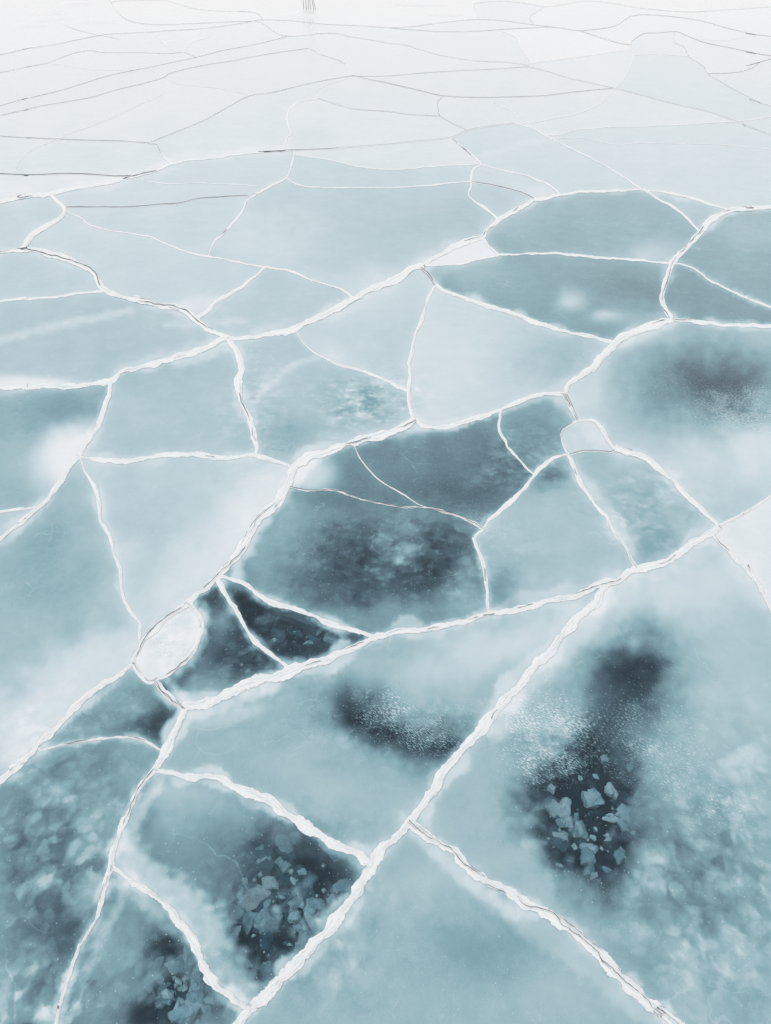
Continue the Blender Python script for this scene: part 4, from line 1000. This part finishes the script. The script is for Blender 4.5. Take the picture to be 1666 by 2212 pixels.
def chunk(px, py, size, depth, label, group, kind=None, rot=None, sx=1.0):
    """A lump whose top sits depth metres under the surface, seen at that spot of the sheet."""
    sc = scale_at(py); r = size * sc * .5; x, y, _ = at(px, py, -depth - r * .4)
    o = bpy.data.objects.new('ice_chunk', PROTO[CR.randrange(len(PROTO)) if kind is None else kind]); COL.objects.link(o)
    o.scale = (r * CR.uniform(.9, 1.25) * sx, r * CR.uniform(.8, 1.1), r * CR.uniform(.8, 1.1))
    o.rotation_euler = (CR.uniform(-.5, .5), CR.uniform(-.5, .5), CR.uniform(0, 6.28) if rot is None else rot)
    o.location = (x, y, -depth - o.scale[2] * .86)
    tag(o, label, 'ice chunk', group); return o
CLUSTERS = '''
120,1840,120,150,24,18,54,.004,.03|small pale ice chunk scattered in the left bottom plate|pale chunks in the left bottom plate
60,2150,90,60,18,16,56,.01,.08|rounded ice chunk in the frosty bottom left corner|chunks in the bottom left corner
650,1950,125,130,62,22,92,.005,.10|ice chunk in the dark rubble right of the milky shelf|rubble right of the milky shelf
400,2130,105,100,46,22,88,.005,.10|ice chunk in the dark rubble at the bottom tip plate|rubble in the bottom tip plate
1270,1780,110,130,40,18,72,.005,.10|small ice chunk around the bright chunk in the dark hole|rubble in the dark frosty hole
1530,1950,150,230,32,30,100,.005,.05|large blurred ice chunk in the lower right of the huge plate|blurred chunks at lower right
1450,1770,80,60,9,26,58,.005,.06|pale ice chunk just right of the dark hole|pale chunks right of the dark hole
1115,1005,50,32,11,14,34,.01,.08|pale chunk left of the crooked ridge near the small lens|chunks left of the crooked ridge
1185,1025,38,28,9,14,34,.01,.08|pale chunk right of the crooked ridge near the small lens|chunks right of the crooked ridge
790,875,85,48,30,16,40,.01,.05|broken ice flake in the teal plate under the thick curved ridge|flakes in the teal plate
1400,1105,60,45,9,16,34,.02,.08|faint chunk in the triangular plate below the small lens|faint chunks below the small lens
850,1240,150,60,5,12,26,.05,.2|small dim chunk deep in the big dark plate|dim chunks in the big dark plate
640,1370,70,30,6,22,60,.02,.10|dim chunk deep in the near black triangular plate|dim chunks in the near black plate
'''
for line in CLUSTERS.strip().splitlines():
    a, lab, grp = line.split('|'); cx, cy, rx, ry, n_, s0, s1, d0, d1 = (float(v) for v in a.split(','))
    home = region_at(cx, cy); k = 0; tries = 0
    while k < n_ and tries < 400:
        tries += 1
        px, py = cx + CR.gauss(0, .55) * rx, cy + CR.gauss(0, .55) * ry
        if region_at(px, py) != home: continue
        if px < -30 or px > 1690 or py > 2235: continue
        s = s0 + (s1 - s0) * CR.random() ** 1.8
        chunk(px, py, s, CR.uniform(d0, d1), lab, grp); k += 1
chunk(1283, 1724, 66, .004, 'brightest ice chunk, blocky, in the dark hole of the huge plate', 'single standout chunks', 3, .4)
chunk(1258, 1785, 52, .01, 'grey ice chunk just below the brightest chunk in the dark hole', 'single standout chunks', 5, 1.)
chunk(1464, 1782, 56, .01, 'pale angular chunk to the right of the dark hole, beside a shadowed one', 'single standout chunks', 2, .2)
chunk(538, 2081, 26, .0, 'small round white chunk below the milky shelf, near the long ridge', 'single standout chunks', 1)
chunk(484, 1340, 84, .03, 'long pale wedge of ice under the black plate beside the oval lump', 'single standout chunks', 6, .9, 1.3)
chunk(432, 1462, 36, .01, 'small pale triangular chunk low in the black plate beside the oval lump', 'single standout chunks', 4)
chunk(610, 1815, 50, .06, 'smooth pale chunk above the dark rubble, upper right of the milky shelf', 'single standout chunks', 7)
chunk(516, 1815, 34, .05, 'pale blob left of the smooth chunk in the lower plate', 'single standout chunks', 8)
chunk(1153, 991, 44, .0, 'largest pale chunk beside the crooked ridge near the small lens', 'single standout chunks', 0)
chunk(782, 1323, 22, .01, 'lone teal chunk at the lower edge of the big dark plate', 'single standout chunks', 9)

# crumbs of ice between the chunks, too many and too small to count
def crumbs(name, label, spots, seed):
    rnd = random.Random(seed); V, Fc = [], []
    for cx, cy, rx, ry, n_ in spots:
        for _ in range(n_):
            px, py = cx + rnd.gauss(0, .6) * rx, cy + rnd.gauss(0, .6) * ry
            if region_at(px, py) != region_at(cx, cy): continue
            x, y, _z = at(px, py); z = -rnd.uniform(.05, .22); r = rnd.uniform(.004, .020) * (1 + rnd.random() ** 3)
            b = len(V)
            for d in ((1, 0, 0), (-1, 0, 0), (0, 1, 0), (0, -1, 0), (0, 0, 1), (0, 0, -1)):
                k = r * rnd.uniform(.5, 1.3); V.append((x + d[0] * k + rnd.uniform(-.3, .3) * r, y + d[1] * k + rnd.uniform(-.3, .3) * r, z + d[2] * k * .7))
            for q in ((0, 2, 4), (2, 1, 4), (1, 3, 4), (3, 0, 4), (2, 0, 5), (1, 2, 5), (3, 1, 5), (0, 3, 5)): Fc.append([b + i for i in q])
    o = mesh_obj(name, V, Fc, M_CHUNK); tag(o, label, 'ice crumbs', None, 'stuff')
crumbs('ice_crumbs', 'fine ice crumbs filling the rubble under the lower plates', (
    (650, 1955, 120, 120, 150), (400, 2130, 100, 90, 110), (1270, 1780, 110, 130, 90), (870, 1240, 160, 80, 30), (880, 1560, 130, 50, 30),
    (620, 1360, 80, 40, 40), (480, 1430, 60, 60, 40), (1530, 1900, 150, 220, 60), (60, 2140, 90, 70, 120), (1130, 1000, 70, 40, 80)), 31)

# ------------------------------------------------------------------ snow lying on the far ice
def snow_patch(px, py, rx, ry, label, seed):
    """A low wind drift with a ragged outline."""
    V, Fc = [], []; n_ = 40; rings = 6
    V.append((*at(px, py)[:2], .10))
    for j in range(1, rings + 1):
        for k in range(n_):
            a = 2 * math.pi * k / n_
            rr = j / rings * (1 + .28 * nn(math.cos(a) * 1.4 + seed, math.sin(a) * 1.4, j * .08) + .12 * nn(math.cos(a) * 4, math.sin(a) * 4 + seed, 3))
            x, y, _ = at(px + rx * rr * math.cos(a), py + ry * rr * math.sin(a))
            q = j / rings
            V.append((x, y, .10 * (1 - q ** 2.2) * (1 + .3 * nn(x * .6, y * .6, seed)) + (.004 if j < rings else -.02)))
    for k in range(n_): Fc.append([0, 1 + (k + 1) % n_, 1 + k])
    for j in range(rings - 1):
        for k in range(n_):
            a, b = 1 + j * n_ + k, 1 + j * n_ + (k + 1) % n_
            Fc.append([a, b, b + n_, a + n_])
    o = mesh_obj('snow_patch', V, Fc, M_SNOW, None, (*at(px, py)[:2], 0))
    tag(o, label, 'snow patch', 'snow patches on the far ice')
for k, a in enumerate((
    (106, 25, 38, 8, 'upper of two bright snow patches stacked at the far left'),
    (104, 41, 42, 6, 'lower of two bright snow patches stacked at the far left'),
    (210, 47, 50, 6, 'long thin snow patch right of the stacked pair at left'),
    (62, 56, 44, 5, 'faint flat snow patch beneath the stacked pair at left'),
    (645, 35, 58, 7, 'widest snow patch, just under the bundle of reeds'),
    (958, 33, 42, 4, 'slim snow patch in the far middle, right of the reeds'),
    (905, 12, 60, 4, 'faint long snow streak at the far top, right of the reeds'),
    (170, 7, 38, 5, 'small snow streak at the very top left, left of the far curving crack'))):
    snow_patch(*a, seed=k * 3.1)

# ------------------------------------------------------------------ the dry reeds on the far bank of snow
RD = ((656, 19, -.01), (661.5, 19.5, .00), (666, 20, .01), (671, 19.6, -.05), (677, 20, -.08), (681, 19.5, -.16))
RL = ('leftmost thin dark reed stalk of the far bundle', 'second thin reed stalk from the left in the far bundle', 'straight middle reed stalk of the far bundle',
      'fourth reed stalk from the left, leaning slightly, in the far bundle', 'fifth reed stalk from the left, bending left at its top', 'rightmost reed stalk, leaning most, of the far bundle')
for k, (px, py, lean) in enumerate(RD):
    x, y, _ = at(px, py); V, Fc = [], []; hh = 2.3 + .25 * math.sin(k * 2.1); n_ = 7; m = 14
    for j in range(m + 1):
        q = j / m; r = .022 * (1 - .5 * q)
        cx_ = lean * hh * q ** 1.4 * 2.2 + .03 * nn(q * 2, k, 1) + .02; cy_ = .05 * nn(q * 2, k, 6)
        for i in range(n_):
            a = 2 * math.pi * i / n_; V.append((x + cx_ + r * math.cos(a), y + cy_ + r * math.sin(a), hh * q - .02))
    for j in range(m):
        for i in range(n_):
            a, b = j * n_ + i, j * n_ + (i + 1) % n_; Fc.append([a, b, b + n_, a + n_])
    Fc.append([m * n_ + i for i in range(n_)])
    tag(mesh_obj('reed_stalk', V, Fc, M_REED, None, (x, y, 0)), RL[k], 'reed', 'dry reeds on the far snow bank')

# ------------------------------------------------------------------ lake water below, snowfield beyond
c0, c1, c2, c3_ = (at(BX0, BY1), at(BX1, BY1), at(BX1, BY0), at(BX0, BY0))
def sheet(name, V, Fc, mat):
    me = bpy.data.meshes.new(name); me.from_pydata(V, [], Fc); me.materials.append(mat)
    o = bpy.data.objects.new(name, me); COL.objects.link(o); o['kind'] = 'structure'; return o
sheet('lake_bed', [(-300, -40, -.9), (300, -40, -.9), (300, 400, -.9), (-300, 400, -.9)], [[0, 1, 2, 3]], M_WATER)
sheet('lake_water', [(-300, -40, -.115), (300, -40, -.115), (300, 400, -.115), (-300, 400, -.115)], [[0, 1, 2, 3]], M_MURK)
R_ = 6000
outer = [(-R_, -R_), (R_, -R_), (R_, R_), (-R_, R_)]
V = [(p[0], p[1], -.012) for p in (c0, c1, c2, c3_)] + [(p[0], p[1], -.012) for p in outer]
sheet('snowfield', V, [[4, 5, 1, 0], [5, 6, 2, 1], [6, 7, 3, 2], [7, 4, 0, 3]], M_FAR)
